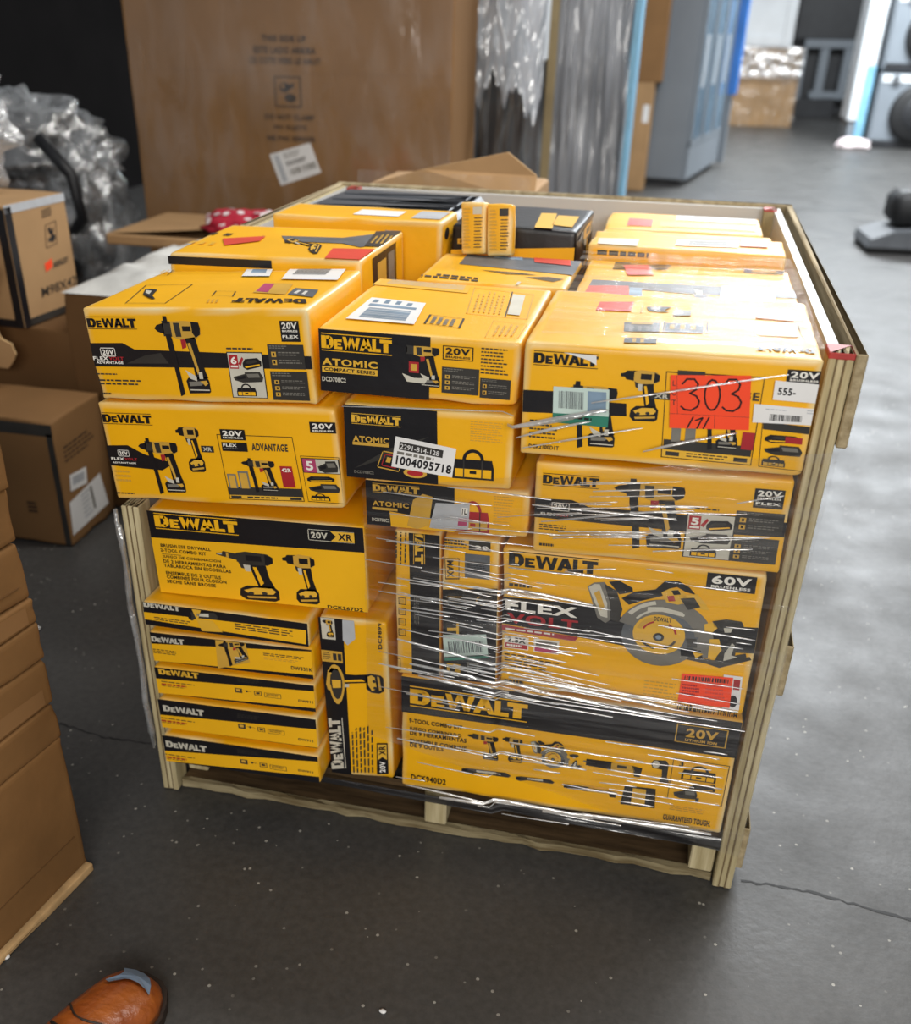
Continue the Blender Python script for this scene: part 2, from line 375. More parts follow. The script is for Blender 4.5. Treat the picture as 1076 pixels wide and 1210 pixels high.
class Box:
    n = 0
    def __init__(b, name, label, x, y, z, w, d, h, yaw=0, roll=0, pitch=0, cat='box', group=None, m='yellow', dent=.006):
        Box.n += 1; b.w, b.d, b.h = w, d, h; b.name = name; b.label = label; b.cat = cat; b.group = group; b.m = m; b.dent = dent; b.seed = Box.n
        b.M = Matrix.Translation((x, y, z)) @ Matrix.Rotation(R(yaw), 4, 'Z') @ Matrix.Rotation(R(-roll), 4, 'Y') @ Matrix.Rotation(R(pitch), 4, 'X')
        b.Mi = b.M.inverted(); b.parts = []
    def canvas(b, face='front', crop=(0, 0, 1)): return Canvas(b, face, crop)
    def done(b):
        mb = MB(); carton_mesh(mb, b.w, b.d, b.h, b.m, b.seed, dent=b.dent)
        o = mb.build(b.name, None, True); at = o.data.attributes.new('wear', 'FLOAT', 'POINT'); at.data.foreach_set('value', mb.wear); o.matrix_world = b.M; tag(o, b.label, b.cat, b.group)
        for nm, p, lab in b.parts:
            if p.f:
                q = p.build(nm, o)
                if lab: q['label'] = lab
                if nm in STUFF: q['kind'] = 'stuff'
        return o
STUFF = ('printed_text', 'tool_icons', 'series_lettering', 'contents_panel', 'flex_lettering')

# ------------------------------------------------------------------ printed pictures of tools (unit frames)
def drill(f, side=True, l=2):
    if side:
        f.poly([(.22, 0), (.30, 0), (.31, .09), (.21, .09)], 'ink_black', l + 1)
        f.poly([(.22, .22), (.33, .22), (.35, .30), (.43, .97), (.33, 1.), (.29, .6), (.23, .35)], 'ink_black', l + 1)
    f.poly([(0, .15), (.06, .11), (.2, .085), (.2, .22), (.06, .19)], 'ink_black', l)
    f.poly([(.18, .055), (.36, .065), (.36, .25), (.18, .245)], 'ink_dark', l)
    f.poly([(.36, .065), (.62, .055), (.95, .07), (.98, .13), (.97, .22), (.86, .27), (.5, .285), (.36, .25)], 'ink_tan', l)
    f.poly([(.42, .08), (.55, .08), (.56, .25), (.44, .25)], 'ink_dark', l + 1)
    f.poly([(.8, .065), (.96, .075), (.98, .14), (.96, .22), (.86, .26), (.8, .2)], 'ink_black', l + 1)
    f.rect(.6, .12, .78, .18, 'ink_black', l + 1)
    f.poly([(.52, .285), (.64, .28), (.62, .38), (.53, .4)], 'ink_red', l)
    f.poly([(.62, .27), (.84, .25), (.88, .42), (.95, .68), (.99, .76), (.72, .78), (.7, .5)], 'ink_black', l)
    f.poly([(.66, .33), (.72, .32), (.82, .66), (.78, .72)], 'ink_tan', l + 1)
    f.poly([(.52, .66), (.74, .74), (.74, .8), (.6, .77)], 'ink_light', l + 1)
    f.poly([(.5, .8), (.55, .76), (.96, .75), (1., .8), (1., .93), (.97, .95), (.53, .96)], 'ink_black', l)
    f.poly([(.56, .81), (.8, .8), (.86, .83), (.82, .855), (.57, .865)], 'ink_grey', l + 1); f.poly([(.8, .8), (.94, .79), (.97, .83), (.9, .86), (.86, .83)], 'ink_tan', l + 1)
    f.rect(.56, .905, .98, .92, 'ink_light', l + 1); f.rect(.80, .68, .88, .77, 'ink_light', l + 2)
def impact(f, l=2, gun=False):
    if gun: f.poly([(0, .08), (.1, .06), (.12, .03), (.36, .06), (.36, .19), (.12, .14), (0, .11)], 'ink_dark', l); f.rect(.02, .075, .1, .1, 'ink_light', l + 1); f.rect(.17, .05, .21, .15, 'ink_tan', l + 1)
    else: f.poly([(.02, .09), (.12, .07), (.16, .03), (.4, .02), (.4, .22), (.16, .2), (.12, .15), (.02, .15)], 'ink_black', l)
    f.poly([(.34, .04), (.5, 0), (.86, .02), (.95, .08), (.95, .19), (.86, .25), (.5, .27), (.34, .22)], 'ink_dark' if gun else 'ink_tan', l + 1)
    f.rect(.5, .07, .76, .18, 'ink_black', l + 2); f.poly([(.82, .03), (.95, .08), (.95, .19), (.82, .24)], 'ink_black', l + 2)
    f.poly([(.36, .22), (.5, .26), (.5, .36), (.4, .34)], 'ink_dark', l)
    f.poly([(.44, .27), (.56, .27), (.56, .4), (.47, .4)], 'ink_light', l + 1)
    f.poly([(.54, .26), (.82, .24), (.86, .5), (.94, .7), (.68, .76), (.6, .5)], 'ink_black', l)
    f.poly([(.6, .3), (.66, .3), (.76, .62), (.7, .68)], 'ink_ylw', l + 1)
    f.poly([(.34, .78), (.46, .7), (.92, .68), (1, .76), (1, .94), (.92, .99), (.42, 1.), (.32, .92)], 'ink_black', l)
    f.poly([(.4, .8), (.6, .73), (.88, .72), (.95, .78), (.9, .84), (.5, .88)], 'ink_gold', l + 1)
    f.poly([(.44, .92), (.94, .88), (.94, .92), (.46, .96)], 'ink_tan', l + 1); f.disc(.52, .85, .05, .03, 'ink_dark', l + 2); f.disc(.75, .83, .05, .03, 'ink_dark', l + 2)
def saw(f, l=2):
    P = lambda pts, m, k: f.poly([((x - 425) / 575, (y - 50) / 385) for x, y in pts], m, l + k)
    D = lambda x, y, r, m, k, a0=0, a1=360, r0=0, n=26: f.disc((x - 425) / 575, (y - 50) / 385, r / 575, r / 385, m, l + k, n, a0, a1, r0)
    P([(735, 365), (880, 380), (1000, 345), (1008, 358), (905, 412), (860, 400), (735, 385)], 'ink_dark', 0)
    P([(500, 85), (535, 75), (582, 100), (585, 118), (540, 135)], 'ink_black', 0)
    P([(428, 115), (450, 95), (485, 88), (530, 150), (548, 215), (500, 270), (470, 250)], 'ink_grey', 0)
    P([(432, 118), (452, 100), (470, 100), (500, 180), (505, 245), (480, 240)], 'ink_light', 1)
    P([(452, 140), (470, 125), (492, 195), (480, 215)], 'ink_tan', 2)
    P([(485, 95), (530, 120), (555, 200), (545, 260), (515, 250), (510, 180)], 'ink_dark', 1)
    D(690, 305, 132, 'ink_steel', 1)
    P([(548, 150), (590, 115), (660, 95), (690, 52), (735, 50), (770, 70), (795, 100), (760, 92), (730, 75), (705, 85), (685, 120), (620, 150), (575, 175)], 'ink_black', 2)
    P([(680, 105), (705, 85), (735, 82), (760, 100), (770, 135), (740, 150), (700, 145)], 'ink_gold', 3); P([(700, 118), (722, 112), (730, 135), (708, 140)], 'ink_red', 4); P([(712, 92), (735, 86), (745, 104), (722, 110)], 'ink_black', 4)
    P([(750, 105), (800, 95), (835, 140), (845, 160), (800, 160), (765, 140)], 'ink_gold', 3); P([(745, 122), (790, 112), (815, 150), (775, 168)], 'ink_dark', 4)
    D(705, 300, 165, 'ink_grey', 2, 196, 352, .64); D(705, 300, 160, 'ink_light', 3, 215, 255, .9); D(705, 300, 125, 'ink_light', 3, 215, 300, .93)
    P([(825, 270), (868, 262), (880, 330), (870, 375), (800, 370), (812, 320)], 'ink_grey', 3)
    D(690, 305, 130, 'ink_grey', 2, 35, 150, .62)
    D(687, 292, 90, 'ink_gold', 4); D(687, 292, 80, 'ink_tan', 5, 195, 255, .8); D(687, 292, 62, 'ink_red', 5, 200, 250, .88); D(687, 292, 62, 'ink_red', 5, 300, 350, .88); D(687, 292, 66, 'ink_dark', 5, 20, 70, .86); D(687, 292, 70, 'ink_dark', 5, 100, 150, .86)
    D(687, 303, 19, 'ink_black', 6); D(687, 303, 10, 'ink_blue', 7)
    P([(640, 175), (690, 168), (760, 182), (765, 200), (690, 188), (640, 195)], 'ink_light', 4)
    f.sub((665 - 425) / 575, (212 - 50) / 385, (725 - 425) / 575, (232 - 50) / 385).text('DEWALT', 'ink_dark', l + 6)
    P([(765, 335), (835, 340), (845, 375), (770, 375)], 'ink_black', 5); P([(808, 350), (845, 355), (822, 378)], 'ink_gold', 6); P([(780, 295), (815, 290), (822, 330), (790, 335)], 'ink_dark', 5)
    P([(835, 222), (862, 208), (880, 232), (860, 262), (840, 258)], 'ink_gold', 4); P([(860, 205), (905, 190), (955, 192), (965, 212), (945, 232), (905, 240), (868, 228)], 'ink_dark', 4); P([(900, 228), (930, 225), (925, 245), (905, 248)], 'ink_light', 5)
    P([(860, 285), (890, 280), (905, 330), (890, 370), (862, 372)], 'ink_gold', 4)
    P([(890, 360), (925, 280), (945, 268), (955, 300), (950, 345), (985, 330), (990, 350), (910, 405), (885, 395)], 'ink_dark', 5); P([(915, 340), (935, 290), (945, 300), (938, 345), (960, 350), (915, 375)], 'ink_light', 6)
def bag(f, l=2, m='ink_black', lo='ink_ylw'):
    f.poly([(.05, .35), (.95, .33), (1, .62), (1, .98), (0, 1), (0, .62)], m, l)
    f.poly([(.06, .66), (.94, .64), (.94, .92), (.06, .93)], lo, l + 1); f.rect(.42, .7, .58, .8, m, l + 3)
    f.disc(.5, .36, .26, .36, m, l, 14, 180, 360, .7)
    f.rect(.26, .34, .29, .98, 'ink_dark', l + 2); f.rect(.7, .34, .73, .98, 'ink_dark', l + 2)
def battery(f, l=2):
    f.poly([(0, .45), (.15, .1), (.8, 0), (1, .3), (.98, .7), (.2, 1), (0, .8)], 'ink_black', l)
    f.poly([(.15, .45), (.3, .2), (.7, .15), (.8, .32), (.4, .5)], 'ink_dark', l + 1); f.poly([(.1, .72), (.9, .5), (.9, .6), (.15, .85)], 'ink_ylw', l + 1)
def charger(f, l=2):
    f.poly([(0, .5), (.4, .2), (.4, .05), (.9, 0), (1, .5), (.95, .9), (.3, 1), (.05, .8)], 'ink_dark', l)
    f.poly([(.45, .2), (.85, .15), (.9, .5), (.5, .55)], 'ink_grey', l + 1); f.poly([(.08, .55), (.4, .35), (.42, .6), (.15, .75)], 'ink_black', l + 1)
def recip(f, l=2):
    f.rect(0, .35, .2, .45, 'ink_grey', l); f.poly([(.05, .2), (.5, .15), (.5, .75), (.05, .7)], 'ink_black', l); f.poly([(.48, .2), (.85, .2), (.88, .65), (.48, .75)], 'ink_tan', l + 1)
    f.rect(.58, .3, .74, .5, 'ink_dark', l + 2); f.poly([(.82, .2), (1, .3), (.98, 1), (.88, 1), (.86, .6)], 'ink_black', l + 1)
def lamp_pic(f, l=2):
    f.poly([(.1, .05), (.7, 0), (.9, .2), (.6, .42), (.1, .4), (0, .22)], 'ink_black', l); f.disc(.24, .22, .17, .17, 'ink_light', l + 1); f.poly([(.55, .35), (.85, .25), (.85, .7), (1, .95), (.5, 1), (.6, .7)], 'ink_dark', l)
def multi(f, l=2):
    f.poly([(0, .4), (.12, .25), (.9, .1), (1, .35), (.95, .6), (.3, .65), (.12, .9), (.02, .8)], 'ink_dark', l); f.poly([(.3, .3), (.7, .2), (.7, .45), (.3, .5)], 'ink_light', l + 1); f.disc(.06, .55, .06, .25, 'ink_black', l + 1)
def speaker_pic(f, l=2):
    f.poly([(.06, .05), (.95, 0), (1, .95), (0, 1)], 'ink_black', l); f.poly([(.3, .12), (.68, .1), (.7, .9), (.3, .92)], 'ink_gold', l + 1); f.poly([(.08, .3), (.24, .3), (.24, .8), (.06, .82)], 'ink_dark', l + 1); f.rect(.38, .3, .6, .6, 'ink_tan', l + 2)

def volt(c, fr, top='20V', low='BRUSHLESS', inv=True, third=None):
    c.part('voltage_badge')
    a, b = ('ink_black', 'ink_white') if inv else ('ink_black', None)
    if inv: fr.rect(0, 0, 1, 1, 'ink_black', 3)
    else: fr.outline('ink_black', 3, .035, .06)
    tm = 'ink_white' if inv else 'ink_black'; k = .62 if third else 1
    fr.sub(.1, .12 * k, .9, .62 * k).text(top, tm, 5); fr.sub(.1, .7 * k, .9, .86 * k).text(low, tm, 5)
    if third: fr.sub(.08, .68, .92, .82).text(third, tm, 5); fr.sub(.08, .86, .8, .93).bars(1, 'ink_grey', 5)
def blackpanel(c, fr, n=3, seed=1):
    c.part('contents_panel'); fr.rect(0, 0, 1, 1, 'ink_dark', 3); fr.sub(.05, .05, .6, .2).bars(2, 'ink_grey', 4, seed=seed)
    for i in range(n):
        t = .3 + .64 * i / n; fr.rect(.09, t, .22, t + .42 / n, 'ink_tan', 4); fr.rect(.13, t + .08 / n, .18, t + .32 / n, 'ink_black', 5); fr.sub(.28, t, .95, t + .4 / n).bars(2, 'ink_grey', 4, seed=seed + i)
def infopanel(c, fr, bg='ink_light', digit='5'):
    c.part('accessory_picture'); fr.rect(0, 0, 1, 1, 'ink_black', 2); fr.rect(.025, .02, .975, .985, bg, 3)
    fr.rect(.05, .06, .3, .36, 'ink_red', 4); fr.sub(.1, .1, .26, .26).text(digit, 'ink_white', 5); fr.rect(.08, .29, .28, .33, 'ink_white', 5)
    battery(fr.sub(.42, .12, .95, .38), 4); fr.poly([(.3, .25), (.42, .1), (.46, .14), (.36, .3)], 'ink_red', 5)
    charger(fr.sub(.1, .42, .95, .66), 4); bag(fr.sub(.15, .68, .7, .96), 4)
def small_outline_volt(c, q, flexr=None, advr=None):
    c.part('flex_lettering'); q.outline('ink_white', 3, .04, .08); q.sub(.12, .2, .88, .8).text('20V', 'ink_white', 3)
    if flexr: flexr.sub(0, 0, .5, 1).text('FLEX', 'ink_white', 3); flexr.sub(.52, 0, 1, 1).text('VOLT', 'ink_red', 3)
    if advr: advr.text('ADVANTAGE', 'ink_white', 3)

# ================================================================== SETTING
mb = MB(); mb.poly([(-8, -6, 0), (12, -6, 0), (12, 28, 0), (-8, 28, 0)], 'concrete'); tag(mb.build('floor'), kind='structure')
mb = MB(); mb.box(-8, 27.8, 0, 12, 28, 5, 'wall_paint'); tag(mb.build('wall_back'), kind='structure')
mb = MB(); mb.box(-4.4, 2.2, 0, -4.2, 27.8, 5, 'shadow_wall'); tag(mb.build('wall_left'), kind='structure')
# expansion crack across the slab
def crack(pts, w, seed):
    mb = MB(); rd = random.Random(seed); L_ = []; Q = []
    for (x0, y0), (x1, y1) in zip(pts, pts[1:]):
        for k in range(14):
            t = k / 14; x = x0 + (x1 - x0) * t; y = y0 + (y1 - y0) * t + rd.uniform(-1, 1) * w * .8; ww = w * rd.uniform(.35, 1)
            L_.append((x, y - ww, .0006)); Q.append((x, y + ww, .0006))
    for i in range(len(L_) - 1): mb.poly([L_[i], L_[i + 1], Q[i + 1], Q[i]], 'rubber')
    return mb
fl = bpy.data.objects['floor']
p = [onZ(875, 1040, 0), onZ(960, 1055, 0), onZ(1076, 1088, 0)]
crack([(v.x, v.y) for v in p] + [(3.2, p[-1].y - .2)], .004, 3).build('floor_crack', fl)
p = [onZ(70, 855, 0), onZ(125, 872, 0), onZ(190, 880, 0)]
crack([(v.x, v.y) for v in p], .003, 5).build('floor_crack', fl)

# ================================================================== CRATE
W_, D_, H_, T_ = 1.16, 1.332, 1.022, .034
crate = empty('open_crate', (0, 0, 0))
tag(crate, 'plywood crate with open front, red-tipped posts and pallet base, packed with yellow boxes', 'crate')
def part(name, fn, parent=crate, smooth=False, label=None):
    m = MB(); fn(m); o = m.build(name, parent, smooth)
    if label: o['label'] = label
    return o
def post(m, x0, y0, x1, y1, z0, z1):            # laminated cleat: three layers with glue lines
    w = (x1 - x0) / 3
    for k in range(3): m.bbox(x0 + w * k, y0 + (.0015 if k == 1 else 0), z0, x0 + w * (k + 1), y1, z1, 'wood', .0022)
    for k in (1, 2): m.box(x0 + w * k - .0012, y0 + .0012, z0, x0 + w * k + .0012, y1 - .001, z1 - .001, 'glue_line')
# right side
part('side_panel', lambda m: m.box(W_ - T_ + .004, .03, .02, W_ - .014, D_, H_ - .004, 'panel_white'))
pr_ = part('corner_post', lambda m: post(m, W_ - T_, 0, W_, .045, .002, H_))
part('post_tip', lambda m: m.bbox(W_ - T_ - .0006, -.0006, H_ - .008, W_ + .0006, .046, H_ + .0012, 'red_paint', .001), pr_, label='red painted end of the post')
part('top_rail', lambda m: m.bbox(W_ + .001, -.004, .888, W_ + .0165, D_ + .02, H_ + .002, 'wood_rail', .002))
part('rail', lambda m: m.bbox(W_ + .001, .03, .43, W_ + .0165, D_ + .02, .53, 'wood_rail', .002))
part('rail', lambda m: m.bbox(W_ + .001, .03, .03, W_ + .0165, D_ + .02, .13, 'wood_rail', .002))
# left side: front end broken down lower than the rest
part('corner_post', lambda m: post(m, 0, 0, T_, .045, .002, .655))
def lp(m):
    pro = [(.03, .02), (D_, .02), (D_, H_ - .004), (.66, H_ - .004), (.63, .81), (.36, .665), (.03, .65)]
    for x, rev in ((.002, True), (.014, False)): m.poly([(x, y, z) for y, z in (pro[::-1] if rev else pro)], 'panel_white')
    for a, b in zip(pro, pro[1:] + pro[:1]): m.poly([(.002, a[0], a[1]), (.002, b[0], b[1]), (.014, b[0], b[1]), (.014, a[0], a[1])], 'wood')
part('side_panel', lp)
part('top_rail', lambda m: m.bbox(-.0165, .66, .9, -.001, D_ + .02, H_ + .002, 'wood_rail', .002))
part('rail', lambda m: m.bbox(-.0165, .03, .43, -.001, D_ + .02, .53, 'wood_rail', .002))
# back
part('back_panel', lambda m: m.box(.028, D_ - .012, .02, W_ - .02, D_ + .002, H_ - .004, 'panel_white'))
part('top_rail', lambda m: m.bbox(-.0165, D_ + .003, .9, W_ + .0165, D_ + .022, H_ + .004, 'wood_rail', .002))
for x in (.03, W_ - T_ - .02):
    q = part('corner_post', lambda m: m.bbox(x, D_ - .055, .02, x + .03, D_ - .013, H_ - .002, 'wood', .002))
    part('post_tip', lambda m: m.bbox(x - .0006, D_ - .0556, H_ - .006, x + .0306, D_ - .0124, H_ - .0004, 'red_paint', .001), q, label='red painted end of the post')
# pallet
def ragged(m, x0, x1, y0, y1, z0, z1, mt, seed):
    n = 30; rd = random.Random(seed); rows = []
    for i in range(n + 1):
        x = x0 + (x1 - x0) * i / n; j = rd.uniform(-.004, .005); k = rd.uniform(-.003, .003)
        rows.append([(x, y0 + j, z0 + max(0, k)), (x, y1, z0), (x, y1, z1), (x, y0 + j * .6, z1 + k)])
    vs = sum(rows, []); fs = [(4 * i + a, 4 * i + 4 + a, 4 * i + 4 + (a + 1) % 4, 4 * i + (a + 1) % 4) for i in range(n) for a in range(4)] + [(0, 1, 2, 3), (4 * n + 3, 4 * n + 2, 4 * n + 1, 4 * n)]
    m.raw(vs, fs, mt)
bb = part('bottom_board', lambda m: ragged(m, T_ + .004, W_ - T_ - .004, .028, .13, .003, .019, 'wood_dark', 1))  # darker wood paints in the shade inside the pallet; front edge stays pale
part('splintered_edge', lambda m: ragged(m, T_ + .004, W_ - T_ - .004, .016, .029, .002, .020, 'wood_grey', 1), bb, label='pale splintered front edge')
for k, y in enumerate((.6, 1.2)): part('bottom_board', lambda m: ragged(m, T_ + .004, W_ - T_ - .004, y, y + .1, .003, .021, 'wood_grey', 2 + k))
for x0 in (.036, .562, 1.078):
    part('stringer', lambda m: m.bbox(x0, .014 if x0 > .04 else .05, .0225, x0 + .044, D_ - .06, .104, 'wood', .003))
for k in range(8):
    y = .012 + k * .16
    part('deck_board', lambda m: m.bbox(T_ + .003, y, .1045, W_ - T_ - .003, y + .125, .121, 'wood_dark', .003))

# ================================================================== TOOL BOXES, front of the crate
GL = 'yellow tool boxes packed in the crate'
# ---- topmost left: hammer drill
b = Box('tool_box', 'topmost yellow tool box with one hammer drill picture, overhanging the broken crate side', -.004, 0, .850, .383, .29, .152, 0, 3.8, group=GL)
c = b.canvas('front', (80, 290, 3.587))
c.part('printed_band'); c.P([(70, 413), (232, 413), (283, 440), (1050, 470), (1050, 525), (80, 512)], 'ink_black', 0); c.P([(330, 465), (395, 455), (430, 500), (250, 500)], 'ink_dark', 1)
c.part('brand_logo'); c.R(78, 300, 296, 355).logo('ink_black')
small_outline_volt(c, c.R(137, 432, 207, 470), c.R(108, 469, 240, 487), c.R(122, 489, 238, 502))
c.part('printed_text'); c.R(120, 540, 240, 552).bars(1, 'ink_dark', 3, .6); c.R(132, 566, 322, 600).bars(2, 'ink_dark', 3); c.R(145, 622, 200, 634).bars(1, 'ink_dark', 3, .7); c.R(672, 432, 822, 446).bars(1, 'ink_dark', 3, .6)
c.part('tool_picture'); drill(c.R(358, 298, 612, 642))
infopanel(c, c.R(672, 450, 850, 648), digit='6')
volt(c, c.R(897, 318, 988, 408), third='FLEX')
blackpanel(c, c.R(845, 418, 1010, 525), 2, 1); blackpanel(c, c.R(858, 532, 1028, 658), 3, 2)
c = b.canvas('top', (170, 230, 4.304))
c.part('printed_panel'); c.Q([(10, 415), (70, 362), (205, 362), (120, 412)]).outline('ink_dark', 2, .012, .03); c.part('printed_panel'); c.Q([(-95, 555), (10, 462), (250, 458), (110, 555)]).outline('ink_dark', 2, .01, .02)
c.part('printed_text'); c.Q([(40, 400), (90, 370), (180, 370), (120, 402)]).bars(4, 'ink_gold', 3, .4, 3)
c.part('tool_picture'); multi(c.Q([(-30, 500), (0, 480), (120, 488), (60, 545)]), 3)
c.part('brand_logo'); c.Q([(830, 560), (440, 552), (470, 525), (820, 530)]).logo('ink_black', rules=False)
c.part('printed_text'); c.Q([(345, 515), (365, 492), (470, 495), (455, 520)]).outline('ink_dark', 2, .02, .06); c.Q([(320, 552), (330, 530), (395, 530), (385, 552)]).bars(3, 'ink_tan', 3)
c.part('small_picture'); c.Q([(555, 500), (615, 452), (760, 455), (720, 510)]).rect(0, 0, 1, 1, 'ink_tan', 2); c.Q([(570, 495), (615, 455), (665, 457), (630, 500)]).rect(0, 0, 1, 1, 'ink_magenta', 3); c.Q([(730, 510), (770, 478), (888, 488), (860, 525)]).rect(0, 0, 1, 1, 'ink_steel', 3); c.Q([(760, 505), (785, 490), (860, 495), (840, 515)]).bars(2, 'ink_white', 4)
c.part('barcode_label', 'pale mint barcode sticker'); q = c.Q([(498, 420), (560, 365), (688, 365), (640, 420)]); q.rect(0, 0, 1, 1, 'ink_teal', 5); q.rect(0, 0, .93, 1, 'label_white', 6); q.rect(.3, .2, .8, .75, 'ink_blue', 7)
c.part('shipping_label', 'white printed shipping label'); q = c.Q([(700, 435), (800, 350), (1075, 352), (985, 440)]); q.rect(0, 0, 1, 1, 'label_white', 6); q.sub(.25, .1, .62, .7).barcode('ink_steel', 7, seed=4); q.rect(.66, .15, .95, .6, 'label_grey', 7)
b.done()

# ---- left, second: drill and impact driver pair
b = Box('tool_box', 'yellow tool box picturing a drill and an impact driver with outlined advantage panel', -.003, 0, .6685, .424, .29, .177, 0, 3.9, group=GL)
c = b.canvas('front', (100, 460, 3.2606))
c.part('printed_band'); c.P([(68, 215), (165, 215), (230, 250), (345, 285), (300, 312), (90, 292)], 'ink_black', 0)
c.part('brand_logo'); c.R(65, 88, 263, 138).logo('ink_black')
small_outline_volt(c, c.R(127, 232, 175, 258), c.R(103, 260, 205, 274), c.R(108, 277, 200, 287))
c.part('printed_text'); c.R(115, 310, 200, 365).bars(3, 'ink_tan', 2); c.R(125, 395, 215, 408).bars(1, 'ink_dark', 2, .6)
c.part('tool_picture'); drill(c.R(200, 185, 395, 408)); 
c.part('tool_picture'); impact(c.R(345, 140, 470, 320))
c.part('series_badge'); q = c.R(448, 216, 500, 243); q.rect(0, 0, 1, 1, 'ink_dark', 3); q.sub(.15, .2, .85, .8).text('XR', 'ink_light', 4)
c.part('advantage_panel'); q = c.Q([(508, 172), (800, 183), (848, 432), (560, 422)]); q.outline('ink_black', 2, .008, .01); q.rect(.01, .8, .99, .93, 'ink_dark', 2); q.rect(.02, .93, .99, .985, 'ink_gold', 3)
q.rect(.03, .6, .15, .82, 'ink_grey', 3); q.rect(.18, .55, .32, .82, 'ink_grey', 3); q.rect(.05, .62, .13, .82, 'ink_tan', 4); q.rect(.2, .58, .3, .82, 'ink_tan', 4); q.rect(.76, .45, .92, .78, 'ink_red', 4); q.sub(.78, .48, .9, .54).text('42%', 'ink_white', 5)
q.rect(.03, .94, .17, .98, 'ink_dark', 4); q.rect(.82, .94, .97, .98, 'ink_dark', 4); q.sub(.25, .945, .78, .975).bars(1, 'ink_dark', 4, .8)
drill(c.R(600, 262, 750, 400), True, 4); c.R(642, 206, 785, 240).text('ADVANTAGE', 'ink_dark', 4, True)
volt(c, c.R(520, 152, 622, 196)); c.part('voltage_badge'); q = c.R(527, 202, 630, 240); q.rect(0, 0, 1, 1, 'ink_black', 3); q.sub(.06, .15, .6, .48).text('FLEX', 'ink_white', 5); q.sub(.06, .62, .8, .78).bars(1, 'ink_grey', 5)
volt(c, c.R(865, 124, 970, 170))
c.part('accessory_picture'); q = c.Q([(830, 255), (980, 262), (1008, 442), (862, 432)]); q.outline('ink_black', 2, .012, .012); q.rect(.02, .04, .98, .36, 'ink_black', 3); q.rect(.04, .055, .96, .345, 'ink_light', 4); q.rect(.04, .055, .38, .345, 'ink_magenta', 5); q.sub(.12, .1, .3, .3).text('5', 'ink_white', 6)
charger(q.sub(.42, .08, .94, .34), 5); battery(q.sub(.08, .42, .8, .56), 3); charger(q.sub(.08, .58, .9, .78), 3); bag(q.sub(.1, .8, .6, .96), 3)
b.done()

# ---- left, third: drywall kit
b = Box('tool_box', 'tool box with drywall screw gun and impact driver pictures under a black top band', .055, .002, .4845, .403, .36, .168, 0, 2.3, group=GL)
c = b.canvas('front', (150, 590, 3.3625))
c.part('printed_band'); c.all().rect(0, 0, 1, 1, 'ink_black', 0); c.P([(88, 150), (945, 212), (968, 450), (140, 405)], 'ink_ylw', 1)
c.part('brand_logo'); c.R(105, 52, 445, 143).logo('ink_ylw')
c.part('voltage_badge'); q = c.R(718, 116, 908, 176); q.outline('ink_light', 3, .015, .05); q.sub(.06, .22, .42, .78).text('20V', 'ink_light', 4); q.poly([(.47, .02), (.6, .5), (.47, .98), (1, .98), (1, .02)], 'ink_gold', 3); q.sub(.64, .2, .94, .8).text('XR', 'ink_black', 4)
c.part('printed_text')
for t, r_ in (('BRUSHLESS DRYWALL', (133, 174, 330, 196)), ('2-TOOL COMBO KIT', (133, 193, 312, 213)), ('JUEGO DE COMBINACION', (140, 219, 370, 245)), ('DE 2 HERRAMIENTAS PARA', (145, 237, 390, 264)), ('TABLAROCA SIN ESCOBILLAS', (147, 254, 410, 284)), ('ENSEMBLE DE 2 OUTILS', (155, 283, 370, 306)), ('COMBINES POUR CLOISON', (158, 299, 392, 324)), ('SECHE SANS BROSSE', (160, 317, 350, 339))):
    c.RT(r_[0], r_[1], r_[2], 13).text(t, 'ink_black', 3)
c.R(140, 214, 215, 217).rect(0, 0, 1, 1, 'ink_dark', 3)
c.R(797, 418, 938, 442).text('DCK267D2', 'ink_black', 3)
c.part('tool_picture'); impact(c.R(352, 196, 610, 410), 2, True)
c.part('tool_picture'); impact(c.R(612, 212, 768, 420))
b.done()

# ---- flat boxes of the lower left
crop = (150, 690, 3.26)
TH = [
 ('flat yellow tool box with torn black edge directly under the drywall kit box', .036, -.035, .4325, .320, .051, .3, .3, (62, 60, 200, 98), [(50, 105), (690, 178), (690, 232), (50, 132)]),
 ('flat black-edged tool box with a loose pasted drill picture hanging on its end', .037, -.025, .346, .320, .066, 1, 1.5, (92, 195, 216, 232), [(85, 228), (728, 262), (730, 352), (95, 318)]),
 ('flat black and yellow tool box with small tool icons, just below the pasted drill picture', .039, -.03, .2745, .322, .062, .7, 1.9, (120, 320, 272, 360), [(105, 362), (735, 415), (738, 480), (110, 425)]),
 ('flat black and yellow tool box with small tool icons, second from the pallet', .042, -.04, .1995, .323, .070, .6, 1.5, (137, 460, 292, 500), [(122, 502), (745, 562), (748, 632), (130, 575)]),
 ('flat black and yellow tool box with small tool icons, resting on the pallet', .046, -.05, .1235, .323, .066, .5, 1.5, (148, 597, 302, 638), [(135, 640), (762, 688), (760, 745), (140, 692)])]
